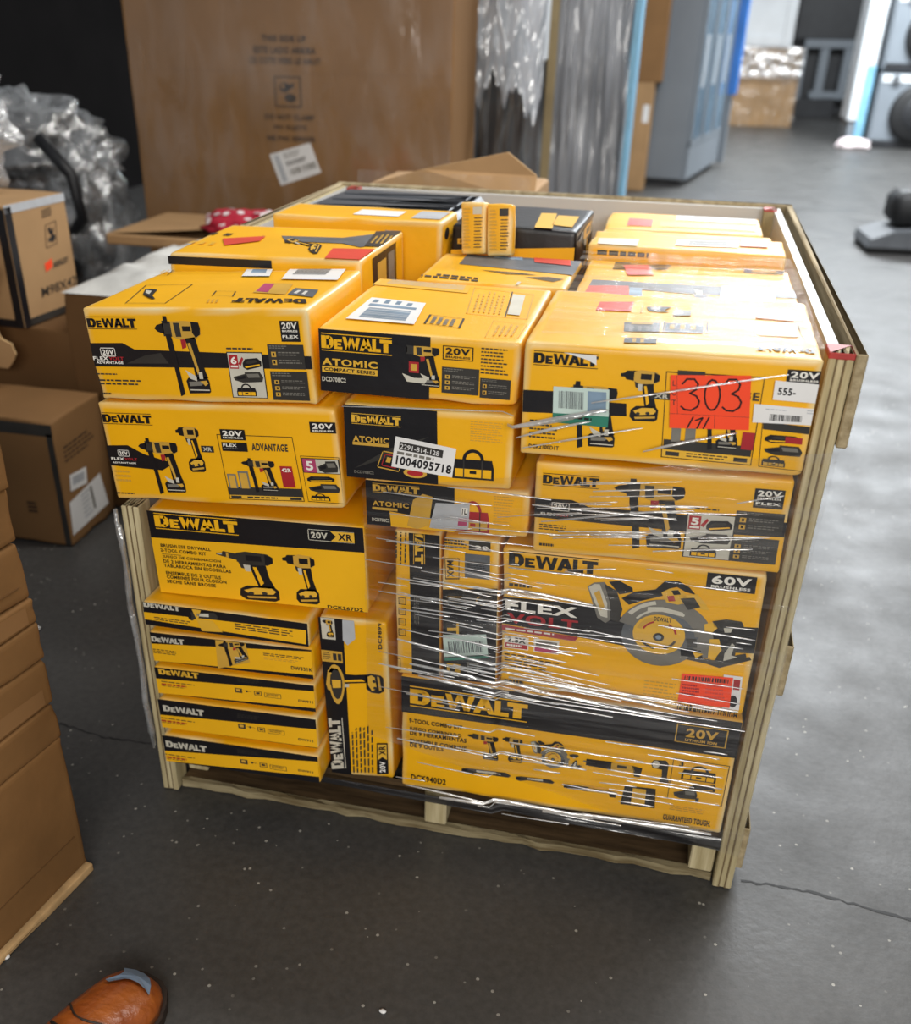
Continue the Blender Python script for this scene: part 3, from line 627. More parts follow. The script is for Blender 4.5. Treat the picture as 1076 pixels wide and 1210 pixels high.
for i, (lab, x, y, z, w, h, yaw, roll, lg, yl) in enumerate(TH):
    b = Box('flat_tool_box', lab, x, y, z, w, .26, h, yaw, roll, group='flat tool boxes in the lower left of the crate')
    c = b.canvas('front', crop)
    c.part('printed_band'); c.all().rect(0, 0, 1, 1, 'ink_black', 0); c.P(yl, 'ink_ylw', 1)
    c.part('brand_logo'); c.RT(lg[0], lg[1], lg[2], (30, 28, 29, 31, 32)[i]).logo('ink_light' if i != 2 else 'ink_gold', rules=False)
    c.part('printed_text')
    y0 = yl[0][1]
    if i >= 2:
        q = c.R(132, y0 + 10, 305, y0 + 48); q.sub(0, 0, 1, .3).bars(1, 'ink_dark', 3); q.sub(0, .4, .75, .7).bars(1, 'ink_red', 3, .8); q.sub(0, .75, .7, .95).bars(1, 'ink_dark', 3)
        c.R(660, [443, 592, 712][i - 2], 718, [460, 608, 726][i - 2]).text('DW911', 'ink_dark', 3)
        c.part('tool_icons'); X0 = [415, 428, 436][i - 2]; Y0 = [398, 536, 672][i - 2]
        q = c.R(X0, Y0, X0 + 180, Y0 + 42); q.rect(0, .02, .16, .72, 'ink_dark', 3); q.rect(.03, .1, .12, .5, 'ink_tan', 4); q.line([(.2, .3), (.36, .36)], .04, 'ink_dark', 3); q.rect(.24, .2, .28, .5, 'ink_dark', 3); q.sub(.42, .15, .58, .8).outline('ink_dark', 3, .1, .1); q.rect(.46, .3, .54, .6, 'ink_dark', 3); q.sub(.64, .22, 1, .9).outline('ink_dark', 3, .03, .08); q.sub(.68, .36, .95, .76).bars(2, 'ink_dark', 3)
        c.R(425, Y0 - 38, 530, Y0 - 10).bars(3, 'ink_dark', 3, seed=i)
    if i == 1:
        c.R(100, 248, 215, 280).bars(3, 'ink_dark', 3); q = c.R(525, 262, 700, 318); q.sub(0, .05, .95, .4).bars(2, 'ink_dark', 3); q.sub(0, .5, .8, .8).bars(2, 'ink_tan', 3)
        c.R(632, 314, 716, 338).text('DW331K', 'ink_dark', 3)
        c.part('pasted_picture', 'pasted picture of a power drill'); q = c.Q([(340, 205), (455, 210), (475, 300), (355, 345)]); q.rect(0, 0, 1, 1, 'ink_tan', 5); drill(q.sub(.08, .08, .98, .9), True, 6)
    if i == 0:
        c.R(105, 125, 250, 150).bars(2, 'ink_dark', 3); q = c.R(415, 150, 680, 195); q.bars(3, 'ink_dark', 3, seed=8)
        c.part('tool_picture'); multi(c.R(232, 92, 355, 160), 2); c.part('torn_flap'); c.P([(250, 95), (285, 100), (275, 135), (330, 140), (370, 185), (290, 180)], 'ink_gold', 3)
    b.done()

# ---- upright impact driver box
b = Box('tool_box', 'yellow tool box standing on end beside the flat boxes, impact driver picture turned sideways', .3755, 0, .1225, .128, .32, .359, 0, 2.2, group=GL)
c = b.canvas('front', crop)
c.part('printed_band'); c.P([(690, 100), (830, 130), (868, 770), (690, 770)], 'ink_black', 0)
c.part('brand_logo'); c.Q([(780, 712), (767, 516), (830, 514), (845, 708)]).logo('ink_light')
c.part('voltage_badge'); q = c.Q([(963, 732), (962, 612), (1004, 612), (1008, 730)]); q.rect(0, 0, 1, 1, 'ink_black', 3); q.sub(.06, .25, .42, .75).text('20V', 'ink_white', 4); q.poly([(.46, .1), (.56, .5), (.46, .9), (.96, .9), (.96, .1)], 'ink_gold', 4); q.sub(.62, .2, .92, .8).text('XR', 'ink_black', 5)
c.part('printed_text'); c.Q([(872, 725), (865, 560), (955, 495), (958, 725)]).bars(6, 'ink_dark', 3, .4, 2); c.Q([(968, 250), (966, 148), (980, 148), (984, 250)]).text('DCF899', 'ink_dark', 3)
c.part('tool_picture'); impact(c.Q([(765, 455), (770, 310), (990, 355), (990, 455)]), 2)
q = c.Q([(768, 318), (845, 330), (845, 440), (790, 452)]); q.disc(.45, .5, .46, .62, 'ink_tan', 4); q.disc(.45, .5, .34, .46, 'ink_dark', 5); q.rect(.2, .35, .7, .6, 'ink_gold', 6)
c.part('small_picture'); q = c.R(745, 125, 805, 215); q.rect(0, 0, 1, 1, 'ink_light', 2); impact(q.sub(.1, .1, .9, .9), 3); c.part('small_picture'); q = c.R(748, 252, 832, 305); q.rect(0, 0, 1, 1, 'ink_tan', 2); q.sub(.08, .15, .45, .85).bars(4, 'ink_dark', 3); q.rect(.55, .2, .72, .8, 'ink_dark', 3); q.rect(.78, .2, .95, .8, 'ink_dark', 3)
c.part('tape_scrap', 'scrap of clear tape'); c.P([(830, 135), (875, 140), (880, 210), (850, 235), (832, 215)], 'label_grey', 4)
b.done()

# ---- middle, top: compact drill, black half
b = Box('tool_box', 'black and yellow tool box lettered atomic, compact drill picture, white label on its lid', .3845, 0, .9005, .315, .35, .100, 0, .2, group=GL)
c = b.canvas('front', (350, 290, 3.587))
c.part('printed_band'); c.P([(40, 300), (570, 340), (562, 700), (40, 680)], 'ink_black', 0)
c.part('brand_logo'); c.R(105, 368, 406, 467).logo('ink_ylw')
c.part('series_lettering'); c.R(110, 474, 345, 523).text('ATOMIC', 'ink_gold', 3); q = c.R(110, 508, 345, 551); q.rect(0, 0, 1, 1, 'ink_gold', 3); q.sub(.04, .2, .96, .8).text('COMPACT SERIES', 'ink_black', 4); c.R(110, 553, 212, 582).text('DCD708C2', 'ink_light', 3)
c.part('tool_picture'); drill(c.R(435, 408, 608, 612), False); c.P([(450, 540), (500, 560), (560, 562), (545, 585), (470, 575)], 'ink_light', 5)
c.part('small_picture'); q = c.R(478, 490, 520, 540); q.rect(0, 0, 1, 1, 'ink_red', 4); q.rect(.2, .2, .8, .8, 'ink_tan', 5)
volt(c, c.R(622, 422, 750, 492), inv=False)
c.part('printed_text'); c.R(785, 432, 905, 560).bars(8, 'ink_dark', 3, .4, 5)
blackpanel(c, c.R(618, 512, 772, 636), 3, 3); blackpanel(c, c.R(780, 560, 905, 655), 2, 4)
c = b.canvas('top', (400, 230, 3.587))
c.part('shipping_label', 'white shipping label with barcode'); q = c.Q([(30, 530), (140, 440), (370, 465), (320, 555)]); q.rect(0, 0, 1, 1, 'label_white', 6); q.sub(.1, .15, .55, .85).barcode('ink_blue', 7, seed=3); q.rect(.62, .1, .72, .9, 'ink_blue', 7); q.sub(.78, .1, .95, .9).bars(4, 'ink_blue', 7)
c.part('printed_panel')
q = c.Q([(360, 548), (385, 510), (535, 528), (515, 568)]); q.outline('ink_dark', 2, .02, .06); q.sub(.1, .15, .9, .85).bars(4, 'ink_grey', 3, .6, 4)
c.part('printed_panel'); q = c.Q([(540, 505), (575, 395), (830, 425), (800, 530)]); q.outline('ink_tan', 2, .01, .02); q.sub(.08, .1, .92, .6).bars(6, 'ink_tan', 3, .35, 6); q.rect(.1, .66, .9, .86, 'ink_light', 3); q.rect(0, .63, 1, .65, 'ink_dark', 3)
c.part('printed_panel'); q = c.Q([(620, 605), (655, 535), (800, 552), (760, 610)]); q.outline('ink_tan', 2, .01, .02); q.sub(.12, .2, .9, .9).bars(4, 'ink_tan', 3, .4, 7)
c.part('packing_tape', 'torn clear tape over the lid seam'); q = c.Q([(100, 380), (160, 345), (560, 390), (545, 420)]); q.rect(0, 0, 1, 1, 'ink_gold', 2)
for i in range(26): q.rect(.3 + i * .027, .2, .31 + i * .027, .95, 'ink_light', 3)
b.done()

# ---- middle, second: tool bag print, number sticker
b = Box('tool_box', 'black and yellow tool box with tool bag print and slanted white number sticker 1004095718', .430, -.02, .767, .270, .36, .124, 0, 1.2, group=GL)
c = b.canvas('front', (400, 460, 4.304))
c.part('printed_band'); c.P([(0, 72), (500, 108), (506, 520), (0, 520)], 'ink_black', 0); c.P([(80, 400), (260, 300), (460, 240), (300, 330)], 'ink_dark', 1)
c.part('brand_logo'); c.R(65, 118, 318, 192).logo('ink_gold')
c.part('series_lettering'); c.R(72, 232, 258, 278).text('ATOMIC', 'ink_tan', 3); c.R(72, 264, 258, 290).rect(0, 0, 1, 1, 'ink_tan', 3); c.R(80, 408, 180, 432).text('DCD708C2', 'ink_grey', 3)
c.part('battery_picture'); q = c.Q([(225, 310), (330, 330), (310, 420), (195, 395)]); q.outline('ink_tan', 3, .04, .06); q.sub(.15, .15, .85, .85).outline('ink_red', 3, .06, .08); q.rect(.3, .3, .5, .6, 'ink_tan', 4)
c.part('battery_picture'); q = c.R(330, 395, 450, 455); q.disc(.5, .5, .5, .5, 'ink_tan', 3); q.disc(.5, .5, .35, .3, 'ink_red', 4)
c.part('tool_bag_picture'); bag(c.R(580, 296, 788, 468))
c.part('printed_text'); c.R(672, 160, 835, 280).bars(9, 'ink_tan', 3, .4, 9)
c.part('number_sticker', 'slanted white sticker reading 1004095718'); q = c.Q([(292, 236), (600, 300), (578, 446), (270, 390)]); q.rect(0, 0, 1, 1, 'label_white', 6); q.rect(.08, .14, .8, .4, 'ink_dark', 7); q.sub(.1, .2, .74, .36).text('2291-814-128', 'label_white', 8, False); q.sub(.06, .46, .86, .56).bars(1, 'ink_grey', 7, .9); q.sub(.06, .6, .97, .9).text('1004095718', 'ink_black', 7, True)
c = b.canvas('top', (400, 460, 4.304)); c.part('printed_text'); c.Q([(270, 42), (60, 20), (40, 35), (270, 58)]).text('REVIOUR', 'ink_gold', 3) if False else None
b.done()

# ---- middle, third
b = Box('tool_box', 'black and yellow tool box lettered atomic, with torn clear tape and a grey blank label', .457, 0, .6755, .273, .36, .083, 0, 1.6, group=GL)
c = b.canvas('front', (400, 460, 4.304))
c.part('printed_band'); c.P([(100, 440), (590, 480), (588, 800), (100, 800)], 'ink_black', 0); c.P([(260, 620), (480, 660), (588, 690), (588, 810), (270, 790)], 'ink_ylw', 1)
c.part('brand_logo'); c.R(172, 474, 412, 540).logo('ink_tan')
c.part('series_lettering'); c.R(172, 563, 358, 605).text('ATOMIC', 'ink_tan', 3); c.R(172, 595, 300, 618).rect(0, 0, 1, 1, 'ink_tan', 3); c.R(170, 650, 260, 676).text('DCD708C2', 'ink_light', 3)
c.part('tool_bag_picture'); bag(c.R(600, 560, 765, 735), 2, 'ink_red', 'ink_tan')
c.part('printed_text'); c.R(790, 540, 892, 705).bars(11, 'ink_tan', 3, .4, 12)
c.part('blank_label', 'grey unprinted label'); q = c.Q([(495, 575), (668, 582), (660, 712), (462, 700)]); q.rect(0, 0, 1, 1, 'label_grey', 6); q.rect(.78, .15, .95, .45, 'ink_white', 7); q.sub(.8, .18, .93, .4).text('1L', 'ink_black', 8); q.rect(.72, .55, .95, .85, 'ink_magenta', 7)
c.part('packing_tape', 'crumpled strip of clear tape'); c.P([(380, 560), (430, 530), (480, 545), (460, 690), (400, 720), (350, 690)], 'ink_tan', 5)
b.done()

# ---- middle, standing pair
b = Box('tool_box', 'narrow yellow and black box standing on end, brand name running down its black strip', .510, 0, .3835, .080, .30, .287, 1, 1.2, group=GL)
c = b.canvas('front', (420, 600, 4.891))
c.part('printed_band'); c.P([(305, 40), (520, 40), (520, 1000), (328, 1000)], 'ink_black', 0)
c.part('brand_logo'); c.Q([(398, -20), (402, 325), (335, 325), (333, -20)]).logo('ink_gold')
c.part('printed_text'); c.Q([(295, 130), (290, 345), (215, 345), (212, 130)]).bars(3, 'ink_dark', 3, .3, 5); c.Q([(365, 515), (368, 695), (335, 695), (333, 515)]).bars(3, 'ink_grey', 3, .4, 6)
c.part('tool_icons')
for k in range(4): c.R(248, 515 + k * 60, 292, 560 + k * 60).outline('ink_dark', 2, .1, .1); c.R(258, 526 + k * 60, 282, 548 + k * 60).rect(0, 0, 1, 1, 'ink_tan', 2)
c.R(238, 865, 262, 940).outline('ink_dark', 2, .1, .06)
b.done()
b = Box('tool_box', 'black box standing on end with white and green barcode sticker, between yellow boxes', .595, 0, .3850, .097, .30, .286, 0, 1.8, group=GL)
c = b.canvas('front', (420, 600, 4.891))
c.part('printed_band'); c.P([(490, 470), (840, 470), (840, 1020), (490, 1020)], 'ink_black', 0)
c.part('brand_logo'); q = c.Q([(604, 380), (606, 735), (522, 735), (520, 380)]); q.sub(.78, 0, 1, 1).rect(0, 0, 1, 1, 'ink_dark', 1); q.sub(.8, .1, 1, .9).text('T', 'ink_gold', 3)
c.part('voltage_badge'); q = c.R(632, 262, 775, 415); q.rect(0, 0, 1, 1, 'ink_steel', 2); q.sub(.1, .3, .9, .75).bars(6, 'ink_black', 3, .5, 4); c.part('voltage_badge'); q = c.R(655, 180, 780, 255); q.rect(0, 0, 1, 1, 'ink_dark', 2); q.sub(.3, .5, .9, .85).text('20', 'ink_white', 3)
c.part('series_badge'); q = c.Q([(600, 290), (600, 412), (520, 412), (515, 290)]); q.outline('ink_dark', 2, .05, .05); q.sub(.1, .4, .9, .85).text('MAX', 'ink_dark', 3)
c.part('tool_picture'); q = c.R(500, 475, 780, 580); battery(q.sub(.03, .05, .45, .6), 2); c.part('tool_picture'); q.disc(.82, .5, .12, .34, 'ink_gold', 2, 14, 20, 250, .85)
c.part('printed_text'); c.R(510, 160, 650, 245).bars(4, 'ink_dark', 2, .5, 7)
c.part('barcode_label', 'white and green barcode sticker'); q = c.Q([(498, 730), (755, 728), (768, 850), (515, 865)]); q.rect(0, 0, 1, 1, 'label_mint', 6); q.sub(.12, .3, .9, .82).barcode('ink_steel', 7, seed=6); q.rect(0, .95, 1, 1.12, 'ink_teal', 6)
c.part('accessory_picture'); c.R(528, 895, 605, 955).rect(0, 0, 1, 1, 'ink_gold', 2); c.R(545, 910, 575, 945).rect(0, 0, 1, 1, 'ink_dark', 3); c.part('accessory_picture'); c.R(645, 890, 710, 960).rect(0, 0, 1, 1, 'ink_grey', 2); c.R(655, 905, 700, 950).rect(0, 0, 1, 1, 'ink_dark', 3)
b.done()

# ---- right, top: lot sticker box
b = Box('tool_box', 'large yellow tool box with orange lot 303 sticker and white 555 price label', .711, -.03, .842, .408, .335, .171, -.7, 1.1, group=GL)
c = b.canvas('front', (600, 360, 2.5023))
c.part('printed_band'); c.P([(30, 250), (150, 256), (215, 282), (350, 292), (350, 330), (30, 316)], 'ink_black', 0)
c.part('brand_logo'); c.R(78, 134, 265, 190).logo('ink_black')
c.part('torn_patch', 'white torn paper over the end of the brand name'); c.P([(165, 140), (262, 150), (262, 178), (235, 162)], 'label_white', 5)
c.part('printed_text'); c.R(65, 338, 150, 405).bars(5, 'ink_dark', 3, .4, 3); c.R(62, 410, 150, 430).text('DCK2100D1T', 'ink_dark', 3)
c.part('tool_picture'); drill(c.R(165, 222, 312, 432))
c.part('tool_picture'); impact(c.R(333, 188, 440, 348))
c.part('series_badge'); q = c.R(425, 258, 482, 282); q.rect(0, 0, 1, 1, 'ink_dark', 3); q.sub(.15, .2, .85, .8).text('XR', 'ink_light', 4)
c.part('advantage_panel'); q = c.Q([(468, 196), (760, 214), (718, 475), (452, 450)]); q.outline('ink_black', 2, .008, .012); q.rect(.02, .78, .98, .9, 'ink_dark', 2); q.rect(.01, .9, .99, .99, 'ink_gold', 3); q.rect(.05, .92, .2, .97, 'ink_dark', 4); q.rect(.8, .92, .95, .97, 'ink_dark', 4); q.sub(.28, .92, .75, .98).bars(2, 'ink_dark', 4)
q.rect(.1, .58, .2, .8, 'ink_grey', 3); q.rect(.25, .58, .36, .8, 'ink_grey', 3); q.rect(.86, .62, .99, .82, 'ink_red', 4); q.rect(.12, -.02, .4, .06, 'ink_dark', 3); drill(q.sub(.35, .3, .82, .86), True, 4); c.R(690, 256, 742, 285).text('GE', 'ink_dark', 3)
volt(c, c.R(828, 190, 926, 236))
c.part('accessory_picture'); q = c.Q([(752, 345), (897, 362), (880, 494), (740, 478)]); q.outline('ink_black', 2, .012, .014); q.rect(.02, .01, .98, .16, 'ink_dark', 3); battery(q.sub(.08, .24, .85, .44), 3); q.rect(.5, .26, .85, .4, 'ink_red', 5); charger(q.sub(.08, .46, .88, .7), 3); bag(q.sub(.06, .72, .55, .96), 3, 'ink_dark', 'ink_tan')
c.part('barcode_label', 'white barcode sticker with green lower edge'); q = c.Q([(135, 240), (300, 250), (298, 330), (133, 318)]); q.rect(0, 0, 1, 1, 'label_mint', 6); q.sub(.1, .15, .55, .8).barcode('ink_steel', 7, seed=2); q.rect(.62, .1, .95, .85, 'ink_blue', 7); q = c.Q([(133, 318), (298, 330), (295, 362), (132, 346)]); q.rect(0, 0, 1, 1, 'ink_teal', 6); q.sub(.08, .25, .9, .75).bars(1, 'ink_black', 7)
c.part('lot_sticker', 'bright orange sticker handwritten LOT 303'); q = c.Q([(481, 206), (719, 208), (712, 369), (477, 362)]); q.rect(0, 0, 1, 1, 'label_orange', 9)
q.line([(0, .72), (1, .76)], .006, 'ink_dark', 10); q.line([(.08, 0), (.1, .72)], .004, 'ink_dark', 10); q.line([(.57, .72), (.57, .98)], .006, 'ink_dark', 10)
def three(x): return [(x, .16), (x + .06, .07), (x + .15, .07), (x + .2, .16), (x + .18, .26), (x + .1, .33), (x + .18, .38), (x + .22, .48), (x + .2, .58), (x + .12, .65), (x + .04, .64), (x - .01, .58)]
q.line(three(.15), .022, 'ink_black', 11, .034); q.line(three(.67), .022, 'ink_black', 11, .034)
q.line([(.43 + .1 + .095 * math.cos(a), .36 + .28 * math.sin(a)) for a in [R(k * 24 - 70) for k in range(16)]], .022, 'ink_black', 11, .034)
q.line([(.3, .78), (.23, .98)], .02, 'ink_black', 11, .03); q.line([(.33, .84), (.42, .79), (.35, .99)], .02, 'ink_black', 11, .03); q.line([(.5, .78), (.43, .99)], .02, 'ink_black', 11, .03)
q.sub(.03, .1, .07, .2).text('L', 'ink_dark', 10, False); q.sub(.02, .28, .08, .38).text('O', 'ink_dark', 10, False); q.sub(.02, .46, .08, .56).text('T', 'ink_dark', 10, False)
c.part('price_label', 'white price label reading 555'); q = c.Q([(790, 222), (944, 236), (926, 291), (782, 279)]); q.rect(0, 0, 1, 1, 'label_white', 9); q.sub(.08, .34, .44, .72).text('555-', 'ink_black', 10)
c.part('price_label', 'white barcode label'); q = c.Q([(728, 291), (924, 308), (920, 357), (722, 346)]); q.rect(0, 0, 1, 1, 'label_white', 8); q.sub(.25, .48, .73, .84).barcode('ink_black', 9, seed=9); q.sub(.18, .2, .6, .32).bars(1, 'label_grey', 9); q.sub(.8, .1, .95, .4).bars(2, 'label_grey', 9)
c = b.canvas('top', (680, 240, 3.84))
c.part('printed_panel')
q = c.Q([(218, 585), (220, 543), (382, 545), (380, 588)]); q.rect(0, 0, 1, 1, 'ink_dark', 2); q.sub(.06, .15, .72, .85).bars(3, 'ink_grey', 3); q.rect(.78, .2, .94, .8, 'ink_tan', 3)
c.part('printed_panel'); q = c.Q([(390, 588), (400, 540), (600, 545), (600, 595)]); q.outline('ink_dark', 2, .012, .04); q.rect(.02, .05, .88, .9, 'ink_steel', 2); q.sub(.3, .15, .85, .85).bars(3, 'ink_tan', 3)
c.part('printed_panel'); q = c.Q([(218, 635), (222, 612), (368, 616), (365, 640)]); q.rect(0, 0, 1, 1, 'ink_dark', 2); q.sub(.1, .25, .9, .75).bars(2, 'ink_tan', 3)
c.part('printed_panel'); q = c.Q([(805, 605), (815, 545), (1010, 555), (1040, 615)]); q.outline('ink_dark', 2, .01, .03); q.rect(.05, .1, .95, .9, 'ink_gold', 2)
c.part('brand_logo'); c.Q([(1090, 690), (820, 672), (810, 650), (1080, 660)]).logo('ink_black', rules=False)
c.part('packing_tape', 'red security tape'); q = c.Q([(90, 490), (110, 452), (265, 452), (250, 495)]); q.rect(0, 0, 1, 1, 'tape_red', 4); c.part('packing_tape', 'red security tape'); q = c.Q([(815, 525), (820, 487), (990, 490), (990, 540)]); q.rect(0, 0, 1, 1, 'tape_red', 4)
c.part('tool_picture'); c.Q([(290, 500), (300, 470), (540, 475), (520, 515)]).outline('ink_tan', 2, .01, .04); multi(c.Q([(290, 490), (300, 472), (530, 475), (430, 500)]), 3); c.Q([(440, 515), (455, 490), (525, 492), (520, 515)]).rect(0, 0, 1, 1, 'ink_grey', 4)
b.done()

# ---- right, second
b = Box('tool_box', 'yellow tool box with hammer drill and black band, wrapped just under the lot-sticker box', .740, -.015, .6705, .380, .33, .154, -.4, 2.0, group=GL)
c = b.canvas('front', (600, 530, 2.8316))
c.part('printed_band'); c.P([(60, 163), (215, 172), (270, 195), (600, 222), (960, 250), (955, 300), (600, 278), (60, 226)], 'ink_black', 0)
c.part('brand_logo'); c.R(118, 80, 303, 135).logo('ink_black')
small_outline_volt(c, c.R(147, 178, 205, 210), c.R(110, 211, 205, 228))
c.part('printed_text'); c.R(105, 250, 215, 282).bars(3, 'ink_dark', 3); c.R(105, 314, 168, 332).bars(1, 'ink_dark', 3, .7)
c.part('tool_picture'); drill(c.R(358, 95, 575, 348))
infopanel(c, c.R(600, 212, 742, 375)); c.part('printed_text'); c.R(600, 194, 740, 210).bars(1, 'ink_dark', 3, .6)
volt(c, c.R(828, 132, 918, 204), third='FLEX')
blackpanel(c, c.R(765, 206, 915, 292), 2, 5); blackpanel(c, c.R(748, 292, 893, 388), 3, 6)
b.done()

# ---- right, third: circular saw
b = Box('tool_box', 'big yellow tool box with large circular saw picture and orange barcode sticker', .699, 0, .3895, .417, .36, .274, -1.8, 2.0, group=GL)
c = b.canvas('front', (440, 600, 2.2417))
c.part('printed_band'); c.P([(300, 230), (600, 258), (680, 300), (1060, 322), (1060, 392), (700, 372), (560, 345), (300, 300)], 'ink_black', 0)
c.part('brand_logo'); c.R(362, 112, 595, 183).logo('ink_black')
c.part('series_lettering'); c.R(352, 242, 543, 288).text('FLEX', 'ink_white', 3); c.R(357, 276, 543, 322).text('VOLT', 'ink_red', 3); q = c.R(320, 305, 545, 342); q.poly([(0, 0), (1, .45), (.96, 1), (0, .62)], 'ink_red', 3); q.sub(.15, .35, .9, .62).bars(1, 'ink_white', 4, .7)
c.part('feature_badge'); q = c.R(350, 336, 413, 377); q.rect(0, 0, 1, 1, 'ink_white', 3); q.sub(.12, .08, .88, .5).text('2.5X', 'ink_black', 4); q.rect(.04, .56, .96, .94, 'ink_red', 4); q.sub(.1, .65, .9, .85).bars(1, 'ink_white', 5, .8)
c.part('feature_badge'); q = c.R(428, 345, 493, 388); q.rect(0, 0, 1, 1, 'ink_white', 3); q.rect(.08, .12, .92, .5, 'ink_grey', 4); q.rect(.04, .56, .96, .94, 'ink_magenta', 4)
c.part('printed_text'); c.R(350, 384, 500, 442).bars(5, 'ink_dark', 3, .4, 5); c.R(350, 452, 415, 470).bars(1, 'ink_dark', 3, .7); c.R(362, 198, 440, 220).bars(1, 'ink_dark', 3, .6); c.R(720, 455, 805, 510).bars(5, 'ink_tan', 3, .4, 6); c.R(808, 516, 968, 558).text('GUARANTEED TOUGH.', 'ink_black', 3)
c.part('saw_picture'); saw(c.R(570, 168, 990, 446))
volt(c, c.R(888, 170, 1012, 228), '60V')
c.part('barcode_label', 'orange barcode sticker'); q = c.Q([(930, 440), (980, 446), (970, 535), (925, 530)]); q.rect(0, 0, 1, 1, 'label_white', 6); q.rect(.55, .1, .9, .4, 'ink_red', 7); q.disc(.6, .75, .25, .18, 'ink_black', 7); q = c.Q([(820, 437), (955, 448), (945, 528), (808, 512)]); q.rect(0, 0, 1, 1, 'label_orange', 8); q.sub(.06, .06, .95, .2).barcode('ink_black', 9, seed=11); q.sub(.04, .34, .4, .75).bars(4, 'ink_red', 9, .6); q.sub(.5, .3, .9, .9).bars(5, 'tape_red', 9)
b.done()

# ---- right, bottom: combo kit
b = Box('tool_box', 'longest yellow tool box with black top band and nine small tool pictures, lowest in crate', .519, 0, .1225, .602, .38, .257, 0.4, .5, group=GL)
c = b.canvas('front', (460, 790, 2.339))
c.part('printed_band'); c.P([(0, -80), (1050, -20), (1050, 258), (970, 250), (600, 198), (30, 118), (0, 115)], 'ink_black', 0)
c.part('brand_logo'); c.R(57, 46, 380, 142).logo('ink_ylw')
c.part('voltage_badge'); q = c.R(795, 150, 928, 220); q.outline('ink_tan', 3, .025, .045); q.sub(.2, .18, .82, .66).text('20V', 'ink_tan', 4); q.sub(.2, .74, .82, .88).text('LITHIUM ION', 'ink_tan', 4)
c.part('printed_text')
for t, r_ in (('9-TOOL COMBO KIT', (55, 136, 203, 167)), ('JUEGO COMBINADO', (55, 159, 200, 188)), ('DE 9 HERRAMIENTAS', (57, 170, 214, 202)), ('ENSEMBLE COMBINE', (57, 192, 214, 222)), ('DE 9 OUTILS', (57, 203, 150, 226)), ('DCK940D2', (60, 290, 157, 318)), ('GUARANTEED TOUGH.', (757, 400, 893, 438))): c.RT(r_[0], r_[1], r_[2], 12 if r_[1] < 240 else 16).text(t, 'ink_black', 3)
c.R(775, 375, 895, 402).bars(3, 'ink_tan', 3)
for nm, fn, r_ in (('tool_picture', lambda f: drill(f, False), (215, 172, 300, 258)), ('tool_picture', impact, (312, 185, 367, 262)), ('tool_picture', saw, (390, 190, 528, 285)), ('tool_picture', recip, (537, 240, 695, 300)), ('tool_picture', lamp_pic, (725, 248, 772, 318)), ('tool_picture', multi, (200, 266, 335, 308)), ('tool_picture', multi, (350, 290, 455, 325)), ('tool_picture', recip, (475, 312, 628, 348)), ('tool_picture', speaker_pic, (645, 318, 732, 388))):
    c.part(nm); fn(c.R(*r_))
c.part('contents_panel'); q = c.R(785, 246, 918, 380); q.outline('ink_black', 2, .012, .012); bag(c.R(812, 262, 900, 318), 3); charger(c.R(787, 326, 848, 364), 3); battery(c.R(830, 318, 898, 346), 3); c.R(802, 256, 812, 270).text('3', 'ink_black', 3); c.R(888, 318, 900, 334).text('2', 'ink_black', 6); c.R(846, 356, 853, 370).text('1', 'ink_black', 3)
b.done()

# ================================================================== BOXES BEHIND, seen from above
GB = 'boxes lying deeper in the crate'
def tape(c, quad, m='tape_red', name='packing_tape', lab='strip of red security tape'):
    c.part(name, lab); c.Q(quad).rect(0, 0, 1, 1, m, 5); return c
# filler cartons carrying the upper layers
for x, w, hh, lb_ in ((.03, .33, .70, 'carrying the black plastic tool case'), (.385, .33, .70, 'carrying the black lid-printed tool box'), (.735, .36, .70, 'carrying the crushed-edge box')):
    Box('tool_box', 'plain yellow tool box deep in the crate ' + lb_, x, .42, .122, w, .82, hh, group=GB).done()
b = Box('tool_box', 'yellow tool box with two red tape patches and grey drill print on its lid', -.005, .30, .826, .372, .30, .207, 0, 1.2, group=GB)
c = b.canvas('top', (170, 230, 4.304))
tape(c, [(410, 262), (400, 228), (620, 215), (590, 240)]); tape(c, [(890, 345), (960, 278), (1240, 285), (1190, 352)])
c.part('grey_print'); c.P([(700, 212), (1010, 222), (1240, 195), (1260, 160), (1350, 160), (1300, 250), (1100, 270), (1010, 250), (720, 240)], 'ink_steel', 2)
c.part('tool_picture'); impact(c.Q([(700, 235), (760, 225), (910, 260), (860, 335)]), 3)
c.part('small_picture'); c.Q([(1120, 265), (1180, 190), (1330, 175), (1260, 270)]).rect(0, 0, 1, 1, 'ink_dark', 3); c.Q([(1150, 250), (1190, 205), (1290, 200), (1250, 255)]).bars(4, 'ink_tan', 4)
c.part('printed_text'); c.Q([(220, 250), (260, 235), (400, 240), (380, 262)]).bars(3, 'ink_gold', 3); c.Q([(320, 205), (350, 195), (500, 200), (480, 215)]).bars(2, 'ink_dark', 3)
c = b.canvas('right'); c.part('printed_band'); q = c.all(); q.rect(.25, .05, .8, .95, 'ink_black', 1); c.part('small_picture'); q.rect(.35, .12, .55, .5, 'ink_tan', 2); c.part('small_picture'); q.rect(.6, .1, .75, .4, 'ink_grey', 2)
c = b.canvas('front'); c.part('printed_band'); c.all().rect(0, .03, .55, .10, 'ink_black', 1)  # black strip paints in the shade above the front box, not a print
b.done()
b = Box('tool_box', 'yellow tool box with punched hand hole in its end, in front of the black case', .075, .625, .824, .365, .15, .232, -1, .4, group=GB)
c = b.canvas('front'); c.part('brand_logo'); c.all().sub(.03, .12, .4, .2).logo('ink_dark', rules=False)
